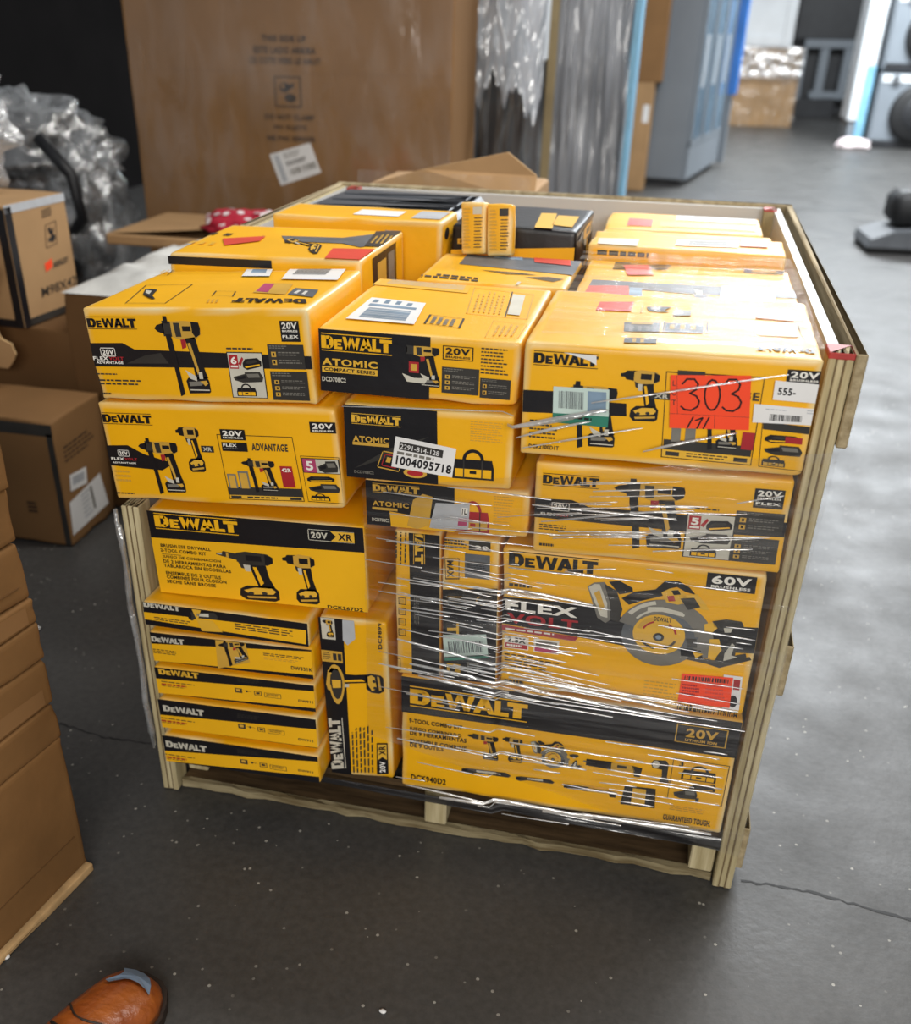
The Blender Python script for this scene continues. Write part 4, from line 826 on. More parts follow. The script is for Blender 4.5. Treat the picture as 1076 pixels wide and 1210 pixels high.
c = b.canvas('right'); q = c.all(); c.part('hand_hole', 'dark punched hand hole'); q.disc(.3, .12, .13, .05, 'ink_black', 1); c.part('printed_text'); q.sub(.45, .15, .95, .6).bars(7, 'ink_tan', 2, .4, 3)
c = b.canvas('top'); q = c.all(); c.part('paper_label', 'white paper label'); q.rect(.45, .3, .72, .75, 'label_white', 2); c.part('paper_label', 'white paper label'); q.rect(.8, .2, .97, .8, 'label_grey', 2)
b.done()
b = Box('tool_box', 'yellow tool box with grey print on its lid, behind the atomic lettered box', .445, .372, .8245, .278, .245, .176, -1, .3, group=GB)
c = b.canvas('top', (400, 230, 3.587))
c.part('grey_print'); c.P([(510, 295), (555, 245), (1040, 275), (1030, 345), (640, 308)], 'ink_steel', 1)
c.part('small_picture'); c.Q([(660, 270), (670, 248), (790, 255), (780, 280)]).rect(0, 0, 1, 1, 'ink_blue', 2)
tape(c, [(830, 290), (835, 262), (985, 275), (985, 305)])
c.part('printed_text'); c.Q([(590, 370), (330, 345), (345, 325), (590, 350)]).bars(2, 'ink_dark', 2, .6, 3); c.Q([(600, 320), (800, 335), (1000, 365), (990, 385)]).bars(2, 'ink_dark', 2, .6, 4)
c.part('printed_panel'); c.Q([(735, 400), (760, 370), (990, 395), (980, 425)]).outline('ink_light', 2, .01, .06)
tape(c, [(870, 420), (875, 402), (990, 410), (985, 435)], 'label_white', 'paper_label', 'white paper label')
c = b.canvas('right'); c.part('printed_band'); c.all().rect(.1, .05, .95, .95, 'ink_black', 1)
b.done()
b = Box('tool_box', 'black tool box with yellow lid print, behind the small yellow packets', .4455, .675, .824, .262, .27, .226, -2, 0, group=GB, m='ink_black')
c = b.canvas('front', (400, 230, 3.587))
c.part('brand_logo'); c.R(505, 180, 655, 222).logo('ink_gold', rules=False); c.part('printed_band'); c.P([(400, 228), (1000, 225), (1000, 800), (400, 800)], 'ink_ylw', 1)
c.part('tool_picture'); c.P([(510, 260), (560, 240), (560, 330), (520, 330)], 'ink_steel', 3)
c = b.canvas('top', (400, 230, 3.587)); c.part('printed_panel'); c.Q([(800, 168), (860, 80), (925, 82), (880, 172)]).rect(0, 0, 1, 1, 'ink_gold', 2); c.part('printed_panel'); c.Q([(905, 130), (930, 90), (1020, 95), (990, 140)]).rect(0, 0, 1, 1, 'ink_gold', 2); c.part('printed_panel'); c.Q([(500, 150), (540, 110), (600, 110), (560, 160)]).rect(0, 0, 1, 1, 'ink_gold', 2)
c = b.canvas('right'); c.part('tool_picture'); impact(c.all().sub(.1, .05, .9, .5), 2)
b.done()
for k, (px_, lab) in enumerate((((562, 296), 'small yellow packet with printed columns leaning on the black box, left of the pair'), ((588, 298), 'small yellow packet with black square mark leaning on the black box, right of the pair'))):
    o = onZ(px_[0], px_[1], 1.0025)
    b = Box('small_packet', lab, .482 + .054 * k, .600 - .004 * k, 1.0035, .052, .034, .098, -5, 5 , -12, group='small packets on top of the load', dent=.004)
    c = b.canvas('front'); q = c.all(); c.part('printed_text'); q.sub(.12, .12, .42, .92).bars(12, 'ink_tan', 2, .5, k); q.sub(.55, .3, .88, .92).bars(10, 'ink_dark', 2, .35, k + 3)
    c.part('printed_mark'); q.rect(.5, .1, .85, .24, 'ink_dark' if k else 'ink_light', 3)
    b.done()
# right column going back
b = Box('tool_box', 'yellow tool box with brand name on its lid under red tape, behind the lot-sticker box', .742, .315, .824, .375, .295, .183, 0, 0, group=GB)
c = b.canvas('top', (680, 240, 3.84))
c.part('brand_logo'); c.Q([(118, 300), (130, 268), (485, 285), (465, 305)]).logo('ink_black', rules=False)
tape(c, [(235, 330), (215, 285), (330, 285), (355, 330)]); tape(c, [(20, 455), (60, 378), (240, 380), (232, 458)])
c.part('printed_band'); c.P([(60, 375), (75, 348), (500, 372), (1045, 400), (1060, 438), (530, 415)], 'ink_steel', 1)
c.part('tool_picture'); multi(c.Q([(500, 430), (520, 385), (650, 390), (640, 445)]), 2)
c.part('small_picture'); c.Q([(232, 450), (245, 385), (300, 388), (295, 455)]).rect(0, 0, 1, 1, 'ink_blue', 3)
c.part('printed_panel'); q = c.Q([(760, 318), (765, 298), (945, 302), (940, 325)]); q.rect(0, 0, 1, 1, 'ink_dark', 3); q.rect(.08, .2, .92, .8, 'ink_tan', 4)
c.part('shipping_label', 'white shipping label under clear tape'); q = c.Q([(650, 470), (660, 380), (900, 390), (910, 480)]); q.rect(0, 0, 1, 1, 'label_white', 4); q.sub(.4, .2, .95, .8).barcode('label_grey', 5, seed=21)
b.done()
b = Box('tool_box', 'long yellow tool box with crushed taped edge, highest on the right of the load', .735, .618, .8225, .375, .15, .213, -1, 0, group=GB, dent=.01)
c = b.canvas('top', (680, 240, 3.84))
c.part('packing_tape', 'wide clear tape turned white'); c.P([(90, 200), (105, 160), (290, 165), (270, 215)], 'ink_light', 2); tape(c, [(745, 200), (750, 163), (865, 168), (870, 205)])
c.part('shipping_label', 'white label strip'); q = c.Q([(450, 195), (460, 170), (740, 175), (735, 205)]); q.rect(0, 0, 1, 1, 'label_white', 3); q.sub(.1, .2, .95, .8).barcode('ink_grey', 4, seed=3)
c = b.canvas('front'); c.part('printed_text'); c.all().sub(.05, .05, .4, .1).bars(1, 'ink_dark', 2, .8)
b.done()
b = Box('tool_box', 'yellow tool box with white and red tape bands, behind the crushed-edge box', .735, .79, .8225, .375, .22, .178, 0, 0, group=GB)
c = b.canvas('top', (680, 240, 3.84)); q = c.all()
c.part('packing_tape', 'grey-white tape band'); q.rect(.02, .45, .98, .7, 'label_grey', 2); c.part('packing_tape', 'strip of red security tape'); q.rect(.25, .48, .45, .68, 'tape_red', 3); c.part('printed_panel'); q.rect(.5, .1, .9, .3, 'ink_gold', 2); c.part('printed_mark'); q.rect(.68, .5, .74, .62, 'ink_black', 3)
b.done()
b = Box('tool_box', 'rearmost yellow tool box against the white back panel, red tape square on lid', .735, 1.03, .8225, .36, .23, .178, 0, 0, group=GB)
c = b.canvas('top'); q = c.all(); c.part('packing_tape', 'square of red security tape'); q.rect(.14, .4, .3, .85, 'tape_red', 3); c.part('packing_tape', 'grey-white tape band'); q.rect(.45, .05, .98, .35, 'label_grey', 2); c.part('printed_panel'); q.rect(.35, .5, .95, .8, 'ink_gold', 2)
b.done()
# black tool case
o = empty('tool_case', (.05, .835, .824)); o.rotation_euler = (0, 0, R(-2)); tag(o, 'closed black plastic tool case with ribbed lid lying beside the white back panel', 'tool case')
def shell(m, z0, z1, ins, mt):
    for k in range(1): m.bbox(ins, ins, z0, .37 - ins, .34 - ins, z1, mt, .012)
part('case_base', lambda m: shell(m, 0, .165, 0, 'black_plastic'), o)
lid = part('case_lid', lambda m: shell(m, .168, .212, .002, 'case_plastic'), o)
for k in range(3): part('lid_rib', lambda m: m.bbox(.03, .06 + k * .09, .2115, .34, .125 + k * .09, .2145, 'case_plastic', .0014), lid)
for x in (.07, .27): part('latch', lambda m: m.bbox(x, -.008, .14, x + .06, .003, .2, 'grey_plastic', .003), o, label='grey latch')
part('handle', lambda m: m.tube([(.15, -.002, .13), (.155, -.022, .13), (.245, -.022, .13), (.25, -.002, .13)], .007, 'black_plastic'), o)

# ================================================================== STRETCH WRAP
wrap = empty('stretch_wrap', (0, 0, 0)); tag(wrap, 'clear stretch film wound round the front of the crate, creased into white streaks', 'plastic wrap')
def fy(x, z):   # film surface just in front of the box faces
    y = -.048 if z > .83 else (-.048 + (.83 - z) * .15 if z > .67 else -.020 + (.67 - z) * .01)
    if x < .70: y = min(y, -.030) if z < .83 else -.030
    return y
def sheet(x0, x1, z0a, z0b, z1a, z1b, amp, seed, off=0):
    def fn(s, t):
        x = x0 + (x1 - x0) * s; za = z0a + (z0b - z0a) * s; zb = z1a + (z1b - z1a) * s; z = za + (zb - za) * t
        n = noise.noise(Vector((x * 3, z * 45 + x * 4, seed))) * amp + noise.noise(Vector((x * 9, z * 110, seed + 5))) * amp * .4
        return (x, fy(x, z) - .003 - off + n, z)
    return fn
part('film_sheet', lambda m: m.grid(60, 90, sheet(.462, W_ - .002, .26, .10, .76, .90, .0022, 1), 'film_wrap'), wrap, True)
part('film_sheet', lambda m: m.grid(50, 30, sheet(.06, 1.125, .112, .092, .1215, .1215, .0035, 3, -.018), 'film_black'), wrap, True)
if False: part('film_sheet', lambda m: m.grid(40, 60, lambda s, t: (W_ + .019 + .001 * noise.noise(Vector((s * 3, t * 40, 2))), -.02 + s * 1.3, .10 + t * .8), 'film_wrap'), wrap, True)
def topfilm(s, t):
    x = .73 + .385 * s; y = -.03 + .62 * t
    z = 1.0265 + .008 * s + .002 * noise.noise(Vector((x * 60, y * 8, 4))) + .0015 * noise.noise(Vector((x * 12, y * 16, 9)))
    return (x, y, z)
part('film_sheet', lambda m: m.grid(70, 50, topfilm, 'film_top'), wrap, True)
def folds(m):
    rd = random.Random(11)
    def strand(x0, z0, x1, z1, w, off=.006):
        n = 14; vs = []; ph = rd.uniform(0, 9)
        for i in range(n + 1):
            t = i / n; x = x0 + (x1 - x0) * t; z = z0 + (z1 - z0) * t + .003 * noise.noise(Vector((x * 6, ph, 0))); ww = w * (math.sin(math.pi * min(1, max(0.02, t))) ** .5) * (.6 + .4 * noise.noise(Vector((x * 14, ph, 3))) + .2)
            y = fy(x, z) - off
            vs += [(x, y + .002, z - ww / 2), (x, y - w * .35, z), (x, y + .002, z + ww / 2)]
        m.raw(vs, [(3 * i + a, 3 * i + 3 + a, 3 * i + 4 + a, 3 * i + 1 + a) for i in range(n) for a in (0, 1)], 'film_fold')
    def px(x, y): p = onY(x, y, -.03); return p.x, p.z
    def S(a, b, w): p, q = px(*a), px(*b); strand(p[0], p[1], q[0], q[1], w)
    # the heavy creases that can be told apart
    for a, b, w in [((600, 500), (720, 478), .012), ((612, 512), (700, 492), .006), ((700, 470), (930, 437), .004), ((760, 528), (870, 505), .006), ((470, 680), (570, 700), .004), ((560, 692), (700, 716), .008), ((580, 700), (660, 712), .005),
                    ((470, 752), (600, 790), .006), ((485, 782), (640, 818), .010), ((495, 796), (600, 822), .007), ((600, 802), (800, 842), .010), ((620, 818), (790, 852), .007), ((640, 832), (880, 868), .004), ((520, 940), (700, 970), .010), ((640, 962), (840, 990), .012), ((480, 925), (600, 952), .004), ((600, 672), (760, 690), .004), ((630, 592), (800, 610), .004), ((640, 612), (820, 598), .005), ((650, 630), (740, 628), .004), ((870, 588), (925, 578), .004), ((620, 522), (760, 500), .004), ((470, 870), (640, 905), .003), ((600, 880), (760, 905), .003), ((405, 478), (610, 486), .003)]:
        S(a, b, w)
    # fine creases
    for cx_, cy_, sx_, sy_, n_, sl in ((530, 700, 55, 20, 22, .16), (555, 790, 60, 26, 34, .19), (700, 815, 80, 22, 20, .17), (690, 610, 60, 26, 28, -.02), (640, 735, 70, 26, 7, .15), (620, 930, 90, 28, 16, .15), (760, 905, 60, 30, 10, .15), (520, 620, 40, 25, 14, .1), (820, 700, 50, 50, 10, .13)):
        for k in range(n_):
            x = rd.gauss(cx_, sx_); y = rd.gauss(cy_, sy_); L_ = rd.uniform(25, 140); x = max(x, 448); x1 = min(x + L_, 930 - (y - 570) * .22); y = min(y, 965)
            if x1 - x > 15: S((x, y), (x1, y + (x1 - x) * (sl + rd.uniform(-.04, .04))), rd.choice([.0009, .0012, .0016, .0024, .0034]))
    for k in range(22):
        x = rd.uniform(430, 560); y = rd.uniform(600, 900); L_ = rd.uniform(30, 110); S((x, y), (x + L_, y + L_ * rd.uniform(.12, .24)), rd.choice([.0009, .0013, .0018]))
o = part('film_fold', folds, wrap, True); o['kind'] = 'stuff'
def bunch(m):      # film gathered round the left post
    for k in range(5):
        m.tube([(.001 + .003 * math.sin(i * 1.3 + k), -.014 - .002 * (k % 3), .12 + i * .045 + .01 * k) for i in range(12)], [.0025 + .002 * abs(math.sin(i * 1.7 + k)) for i in range(12)], 'film_bag', 6)
part('bunched_film', bunch, wrap, True, 'film gathered into a rope along the post')

# ================================================================== LEFT FOREGROUND: stack of flat cartons
zs = [.0, .02, .32, .395, .485, .555, .60, .70, .79, .90]
lb = ['brown corrugated sheet lying on the floor under the tall carton stack'] + [None] * 9
names = ['lowest', 'second', 'third', 'fourth', 'fifth', 'sixth', 'seventh', 'eighth', 'ninth']
ang = R(-9)
ex, ey = Vector((math.cos(ang), math.sin(ang), 0)), Vector((-math.sin(ang), math.cos(ang), 0))
rd = random.Random(3)
for i in range(len(zs) - 1):
    z0, z1 = zs[i], zs[i + 1] - .002; j = rd.uniform(-.004, .004) if i else .008
    lab = lb[0] if i == 0 else 'flat brown kraft carton, %s from the floor in the tall stack beside the crate' % names[i - 1]
    mbx = MB(); carton_mesh(mbx, .62, .62, z1 - z0, 'kraft_edge' if i == 0 else 'kraft_brown', 50 + i, r=min(.004, (z1 - z0) / 7), dent=.008)
    o = mbx.build('flat_carton', None, True)
    # the far right corner stands at the floor point seen in the photograph
    corner = Vector((-.030 + j, -.246, z0)); o.location = corner - ex * .62 - ey * .62; o.rotation_euler = (0, 0, ang)
    tag(o, lab, 'carton', 'flat cartons stacked beside the crate')
    if i in (3, 5):
        m = MB(); m.poly([(.6207, .42, .008), (.6207, .6, .006), (.6207, .6, .036), (.6207, .5, .04)], 'kraft'); m.build('packing_tape', o)
    if i in (1, 6):
        m = MB(); m.box(.62, .05, (z1 - z0) * .27 - .0012, .6212, .6, (z1 - z0) * .27 + .001, 'kraft_dark'); m.build('flap_seam', o)

# ================================================================== LEFT MIDDLE: cartons
def carton(name, label, x, y, z, w, d, h, m, yaw=0, group='brown cartons left of the crate', dent=.012):
    b = Box(name, label, x, y, z, w, d, h, yaw, cat='carton', group=group, m=m, dent=dent); return b
b = carton('carton', 'brown carton with white address labels standing on the floor beside the crate', -1.42, .95, 0.003, .65, .27, .40, 'kraft')
c = b.canvas('right', (0, 380, 3.36))
c.part('address_label', 'white address label'); q = c.Q([(275, 610), (340, 575), (345, 640), (280, 675)]); q.rect(0, 0, 1, 1, 'label_white', 2); q.rect(.15, .2, .85, .7, 'label_grey', 3)
c.part('address_label', 'large torn white address label'); q = c.Q([(275, 720), (395, 600), (430, 720), (290, 850)]); q.rect(0, 0, 1, 1, 'label_white', 2); q.sub(.35, .1, .6, .9).bars(6, 'label_grey', 3); q.rect(.62, .1, .68, .8, 'ink_grey', 3)
c.part('printed_text'); c.Q([(250, 500), (370, 410), (378, 480), (260, 570)]).bars(4, 'kraft_print', 2, .4, 3)
c = b.canvas('front'); q = c.all(); c.part('packing_tape', 'dark tape along the upper edge'); q.rect(0, .03, 1, .12, 'ink_dark', 2); c.part('packing_tape', 'dark tape down the corner'); q.rect(.965, .1, .995, 1, 'ink_dark', 2); c.part('printed_mark'); q.sub(.8, .66, .86, .76).bars(3, 'kraft_print', 2, .6)
b.done()
b = carton('carton', 'large plain brown carton carrying the carton printed with a model number', -1.9, 1.3, .002, 1.03, .52, .562, 'kraft_dark'); b.done()
b = carton('carton', 'tall light brown carton printed M98X42 with black taped corner, stacked on a larger carton', -1.72, 1.335, .5655, .70, .29, .36, 'kraft_light', -5)
c = b.canvas('right', (0, 190, 5.26))
c.part('model_number'); c.Q([(255, 790), (470, 710), (475, 765), (262, 850)]).text('M98X42', 'ink_dark', 3, False)
c.part('brand_print'); c.Q([(325, 630), (420, 590), (425, 625), (332, 668)]).text('ASHLEY', 'ink_dark', 3); c.part('brand_mark'); c.P([(275, 640), (320, 605), (325, 660), (285, 690)], 'label_orange', 3)
c.part('handling_symbol'); q = c.Q([(278, 400), (345, 370), (355, 515), (285, 545)]); q.outline('kraft_print', 2, .05, .03); q.poly([(.2, .2), (.45, .15), (.5, .35), (.75, .2), (.7, .5), (.4, .5)], 'ink_black', 2); q.disc(.65, .68, .22, .17, 'ink_black', 2); q.disc(.35, .7, .12, .1, 'ink_dark', 2)
c.part('printed_text'); c.Q([(255, 310), (330, 280), (335, 340), (260, 365)]).bars(3, 'kraft_print', 2, .5)
q = c.all(); c.part('packing_tape', 'black tape down the corner'); q.rect(.0, .02, .11, 1, 'ink_black', 2); c.part('packing_tape', 'dark tape along the lower edge'); q.rect(.1, .93, 1, .99, 'ink_dark', 2); c.part('packing_tape', 'crinkled clear tape along the upper edge'); q.rect(0, 0, 1, .07, 'label_grey', 2)
c = b.canvas('front'); q = c.all(); c.part('packing_tape', 'black tape along the lower edge'); q.rect(.5, .93, .96, 1, 'ink_black', 2); c.part('packing_tape', 'black tape down the corner'); q.rect(.955, .03, 1, 1, 'ink_black', 2)
b.done()
# torn sheet of cardboard poking into view
m = MB(); rd = random.Random(5); out = []
for k in range(22):
    t = k / 21; out.append((.36 + .035 * math.sin(t * 9) + rd.uniform(-.012, .012), t * .34))
prof = [(0, 0)] + out + [(0, .34)]
for y, rev in ((0, False), (.006, True)): m.poly([(x, y, z) for x, z in (prof[::-1] if rev else prof)], 'kraft_light')
for a, b_ in zip(prof, prof[1:] + prof[:1]): m.poly([(a[0], 0, a[1]), (a[0], .006, a[1]), (b_[0], .006, b_[1]), (b_[0], 0, b_[1])], 'kraft_edge')
o = m.build('torn_cardboard'); o.location = (-1.42, 1.20, .46); o.rotation_euler = (R(8), 0, 0); tag(o, 'ragged torn piece of brown cardboard leaning against the model-number carton', 'cardboard')
b = carton('carton', 'wide brown carton carrying the crumpled white foam sheet and dotted red cloth', -.862, 1.25, .002, .73, 1.2, .690, 'kraft_dark'); b.done()
def blob(name, ctr, rad, amp, freq, m, label, cat, seed=0, nu=40, nv=26, flat=None, shape=None, parent=None):
    mb = MB(); c0 = Vector(ctr)
    def fn(s, t):
        a = 2 * math.pi * s; e = math.pi * (t - .5)
        d = Vector((math.cos(a) * math.cos(e), math.sin(a) * math.cos(e), math.sin(e)))
        k = 1 + amp * (noise.noise(d * freq + Vector((seed, 0, 0))) + .5 * noise.noise(d * freq * 2.3 + Vector((0, seed, 0))))
        q = Vector((d.x * rad[0], d.y * rad[1], d.z * rad[2])) * k
        if shape: q = shape(q)
        p_ = c0 + q
        if flat is not None: p_.z = max(p_.z, flat)
        return p_
    vs = [fn(i / nu, j / nv) for j in range(nv + 1) for i in range(nu)]
    mb.raw(vs, [(j * nu + i, j * nu + (i + 1) % nu, (j + 1) * nu + (i + 1) % nu, (j + 1) * nu + i) for j in range(nv) for i in range(nu)], m)
    o = mb.build(name, parent, True)
    if label: tag(o, label, cat)
    return o
def sheetfn(x0, x1, y0, y1, z, th, amp, fr, seed):
    def fn(s, t):
        return (x0 + (x1 - x0) * s, y0 + (y1 - y0) * t, z + th * min(1, 6 * s, 6 * (1 - s), 6 * t, 6 * (1 - t)) + amp * (noise.noise(Vector((s * fr, t * fr, seed))) + .6) * min(1, 5 * s, 5 * (1 - s), 5 * t, 5 * (1 - t)))
    return fn
m = MB(); m.grid(48, 40, sheetfn(-.86, -.18, 1.245, 1.93, .694, .03, .03, 8, 2), 'foam'); m.poly([(-.86, 1.245, .694), (-.86, 1.93, .694), (-.18, 1.93, .694), (-.18, 1.245, .694)], 'foam')
tag(m.build('foam_sheet', None, True), 'crumpled white packing foam sheet lying on the wide brown carton', 'foam sheet')
m = MB(); m.bbox(-1.1, 1.95, .694, -.24, 2.44, .732, 'kraft_light', .006); o = m.build('folded_cardboard'); tag(o, 'flat folded brown cardboard lying behind the white foam sheet', 'cardboard')
o = blob('dotted_cloth', (-.62, 2.16, .742), (.19, .12, .06), .25, 3, 'red_cloth', 'crumpled red cloth with white polka dots behind the yellow boxes', 'cloth', 4, flat=.7365)
me = o.data; rd = random.Random(2); m = MB(); used = []
for v in me.vertices:
    if v.normal.z > .15 and v.co.z > .757 and all((v.co - u).length > .045 for u in used):
        used.append(v.co.copy()); n_ = v.normal; a = n_.orthogonal().normalized(); bb = n_.cross(a)
        m.poly([v.co + n_ * .003 + (a * math.cos(k * .785) + bb * math.sin(k * .785)) * .014 for k in range(8)], 'white_dot')
q = m.build('polka_dot', o); q['kind'] = 'stuff'
blob('plastic_bag', (-1.36, 1.45, 1.13), (.27, .15, .22), .30, 3.2, 'film_bag', 'crinkled clear plastic bag of packing lying on the model-number carton', 'plastic bag', 7, 64, 40, flat=.927)
b = carton('carton', 'low brown carton filled with loose white packing behind the clear plastic bag', -2.6, 1.95, .002, .9, .6, .55, 'kraft_dark'); b.done()
# black chair wrapped in plastic
ch = empty('wrapped_chair', (-2.08, 3.1, 0)); tag(ch, 'black upholstered chair turned over under clear plastic, in front of the dark wall', 'chair')
def put_blob(nm, ctr, rad, amp, fr, mt, seed): blob(nm, ctr, rad, amp, fr, mt, None, None, seed, 44, 30, parent=ch)
part('seat', lambda m: m.bbox(-.35, -.28, .28, .32, .25, .5, 'black_cloth', .05), ch, True)
part('backrest', lambda m: m.bbox(-.42, -.1, .5, .3, .12, 1.02, 'black_cloth', .05), ch, True)
part('arm_frame', lambda m: m.tube([(.22, -.3, .95), (.36, -.3, .8), (.38, -.3, .62), (.2, -.3, .44), (.02, -.3, .66)], .028, 'black_plastic'), ch, True)
for x, y in ((-.3, -.22), (.27, -.22), (-.3, .2), (.27, .2)): part('leg', lambda m: m.tube([(x, y, 0), (x, y, .3)], .022, 'black_plastic'), ch, True)
put_blob('plastic_cover', (-.06, -.05, .86), (.45, .25, .24), .35, 3., 'film_bag', 3)
put_blob('plastic_cover', (.30, -.1, .55), (.18, .2, .34), .35, 3., 'film_bag', 5)

# ================================================================== BACKGROUND ROW
b = Box('appliance_carton', 'huge brown appliance carton under clear plastic, marked this side up, behind the crate', -1.49, 3.0, .002, 1.435, .5, 1.95, 0, 0, cat='carton', m='kraft', dent=.01)
c = b.canvas('front', (140, 0, 2.5619))
for t, r_ in (('THIS SIDE UP', (432, 105, 568, 128)), ('ESTE LADO ARRIBA', (408, 139, 597, 165)), ('CE COTE VERS LE HAUT', (395, 171, 612, 197)), ('DO NOT CLAMP', (443, 344, 593, 366)), ('NO SUJETE', (470, 377, 570, 398)), ('NE PAS SERRER', (450, 409, 597, 431))):
    c.part('handling_print'); c.R(*r_).text(t, 'kraft_print', 3)
c.part('handling_symbol'); q = c.R(470, 230, 555, 326); q.outline('kraft_print', 2, .05, .045); q.disc(.38, .36, .2, .16, 'kraft_print', 2); q.poly([(.45, .3), (.75, .2), (.72, .36), (.5, .42)], 'kraft_print', 2); q.disc(.58, .7, .22, .14, 'kraft_print', 2); q.disc(.32, .32, .08, .07, 'kraft', 3)
c.part('shipping_label', 'white shipping label stuck at a slant'); q = c.Q([(457, 468), (580, 432), (614, 522), (492, 562)]); q.rect(0, 0, 1, 1, 'label_white', 3); q.sub(.3, .1, .7, .3).bars(2, 'ink_grey', 4); q.sub(.3, .36, .8, .52).bars(2, 'ink_dark', 4, .6); q.sub(.3, .6, .95, .8).barcode('ink_grey', 4); q.rect(.08, .08, .2, .92, 'label_grey', 4)
c.part('fold_crease'); c.R(20, 205, 1000, 209).rect(0, 0, 1, .25, 'kraft_dark', 1)
c.part('fold_crease'); c.R(20, 525, 1000, 529).rect(0, 0, 1, .25, 'kraft_dark', 1)
o = b.done()
def skin(x0, x1, z0, z1, y, amp, fx, fz, seed, mt, name, parent, nu=60, nv=50, flare=0, wav=0):
    m = MB(); m.grid(nu, nv, lambda s, t: (x0 + (x1 - x0) * s, y - amp * (1 + noise.noise(Vector((s * fx, t * fz + s * 1.5, seed))) + .5 * noise.noise(Vector((s * fx * 2.7, t * fz * 2, seed + 3)))) - flare * s, z0 + (z1 - z0) * t + wav * (1 - t) * (noise.noise(Vector((s * 4, seed, 1))) + .6 * noise.noise(Vector((s * 11, seed, 4))))), mt)
    return m.build(name, parent, True)
skin(.02, 1.432, .3, 1.94, -.004, .012, 9, 3, 2, 'film_clear', 'plastic_wrap', o)
# appliance bundled in plastic
x0, x1 = onY(548, 150, 3.6).x, onY(632, 150, 3.6).x
w_ = empty('wrapped_appliance', ((x0 + x1) / 2, 3.6, 0)); tag(w_, 'tall black appliance bundled in silvery plastic, beside the huge brown carton', 'appliance')
hw = (x1 - x0) / 2
zt = onY(585, 78, 3.6).z
part('body', lambda m: m.bbox(-hw + .06, .02, 0, hw - .05, .55, zt, 'black_cloth', .02), w_)
part('upper_body', lambda m: m.bbox(-hw + .05, .03, zt, hw - .03, .55, 2.1, 'white_paint', .02), w_)
part('corner_board', lambda m: m.bbox(-hw - .03, -.01, 0, -hw + .055, .4, 2.1, 'grey_plastic', .006), w_)
skin(-hw - .04, hw + .03, .0, 2.1, -.01, .02, 7, 5, 8, 'film_clear', 'plastic_cover', w_)
skin(-hw + .02, hw + .03, zt - .12, 2.1, -.045, .03, 5, 7, 12, 'film_dense', 'plastic_cover', w_, wav=.22)
x0 = onY(641, 150, 4.3).x; x1 = onY(651, 150, 4.3).x
m = MB(); m.bbox(x0, 4.3, 0, x1, 4.34, 2.3, 'wood_strip', .003); tag(m.build('wooden_board'), 'tall narrow wooden board standing beside the grey wrapped mattress', 'board')
x0 = onY(652, 150, 4.5).x; x1 = onY(739, 150, 4.5).x
w_ = empty('wrapped_mattress', (x0, 4.5, 0)); tag(w_, 'upright grey mattress in foggy plastic with long vertical folds', 'mattress')
part('mattress_core', lambda m: m.bbox(.015, .03, .0, x1 - x0 - .01, .35, 2.2, 'grey_plastic', .03), w_)
skin(0, x1 - x0, 0, 2.2, .02, .045, 7, 3.2, 21, 'film_fogged', 'plastic_cover', w_, 90, 40)
part('edge_strip', lambda m: m.bbox(x1 - x0 - .012, -.03, 0, x1 - x0 + .02, .36, 2.2, 'blue_pale', .004), w_)
# kraft carton with raised flap right behind the crate
x0 = onY(425, 215, 1.45).x; x1 = onY(628, 215, 1.45).x
k_ = empty('open_carton', (x0, 1.45, 0)); tag(k_, 'pale kraft carton with a raised flap under plastic, right behind the crate', 'carton')
part('carton_body', lambda m: carton_mesh(m, x1 - x0, .4, 1.0, 'kraft_light', 77, dent=.01), k_, True)
def flap(m):
    a = [onY(412, 224, 1.452) , onY(500, 200, 1.47), onY(600, 180, 1.5), onY(634, 208, 1.5), onY(630, 240, 1.452)]
    a = [p_ - k_.location for p_ in a]
    m.poly(a, 'kraft_light'); m.poly([p_ + Vector((0, .008, 0)) for p_ in a][::-1], 'kraft_light')
    for p_, q_ in zip(a, a[1:] + a[:1]): m.poly([p_, p_ + Vector((0, .008, 0)), q_ + Vector((0, .008, 0)), q_], 'kraft_edge')
part('raised_flap', flap, k_)
skin(0.0, x1 - x0, .8, 1.05, -.012, .008, 12, 4, 31, 'film_clear', 'plastic_wrap', k_, 40, 16)
# stacked brown cartons by the cooler
Y = 9.3; x0 = onY(738, 150, Y).x; x1 = onY(781, 100, Y).x; zs_ = onY(760, 97, Y).z
for z0, h, lab in ((.002, zs_ - .004, 'brown carton with small white label on the floor beside the grey cooler'), (zs_, .9, 'brown carton stacked on another beside the grey cooler')):
    b = Box('carton', lab, x0, Y, z0, x1 - x0 - (.06 if z0 < .1 else 0), .5, h, cat='carton', m='kraft_light' if z0 < .1 else 'kraft', dent=.006)
    if z0 < .1: c = b.canvas('front'); c.part('paper_label', 'small white label'); c.all().rect(.66, .2, .9, .36, 'label_white', 2)
    b.done()
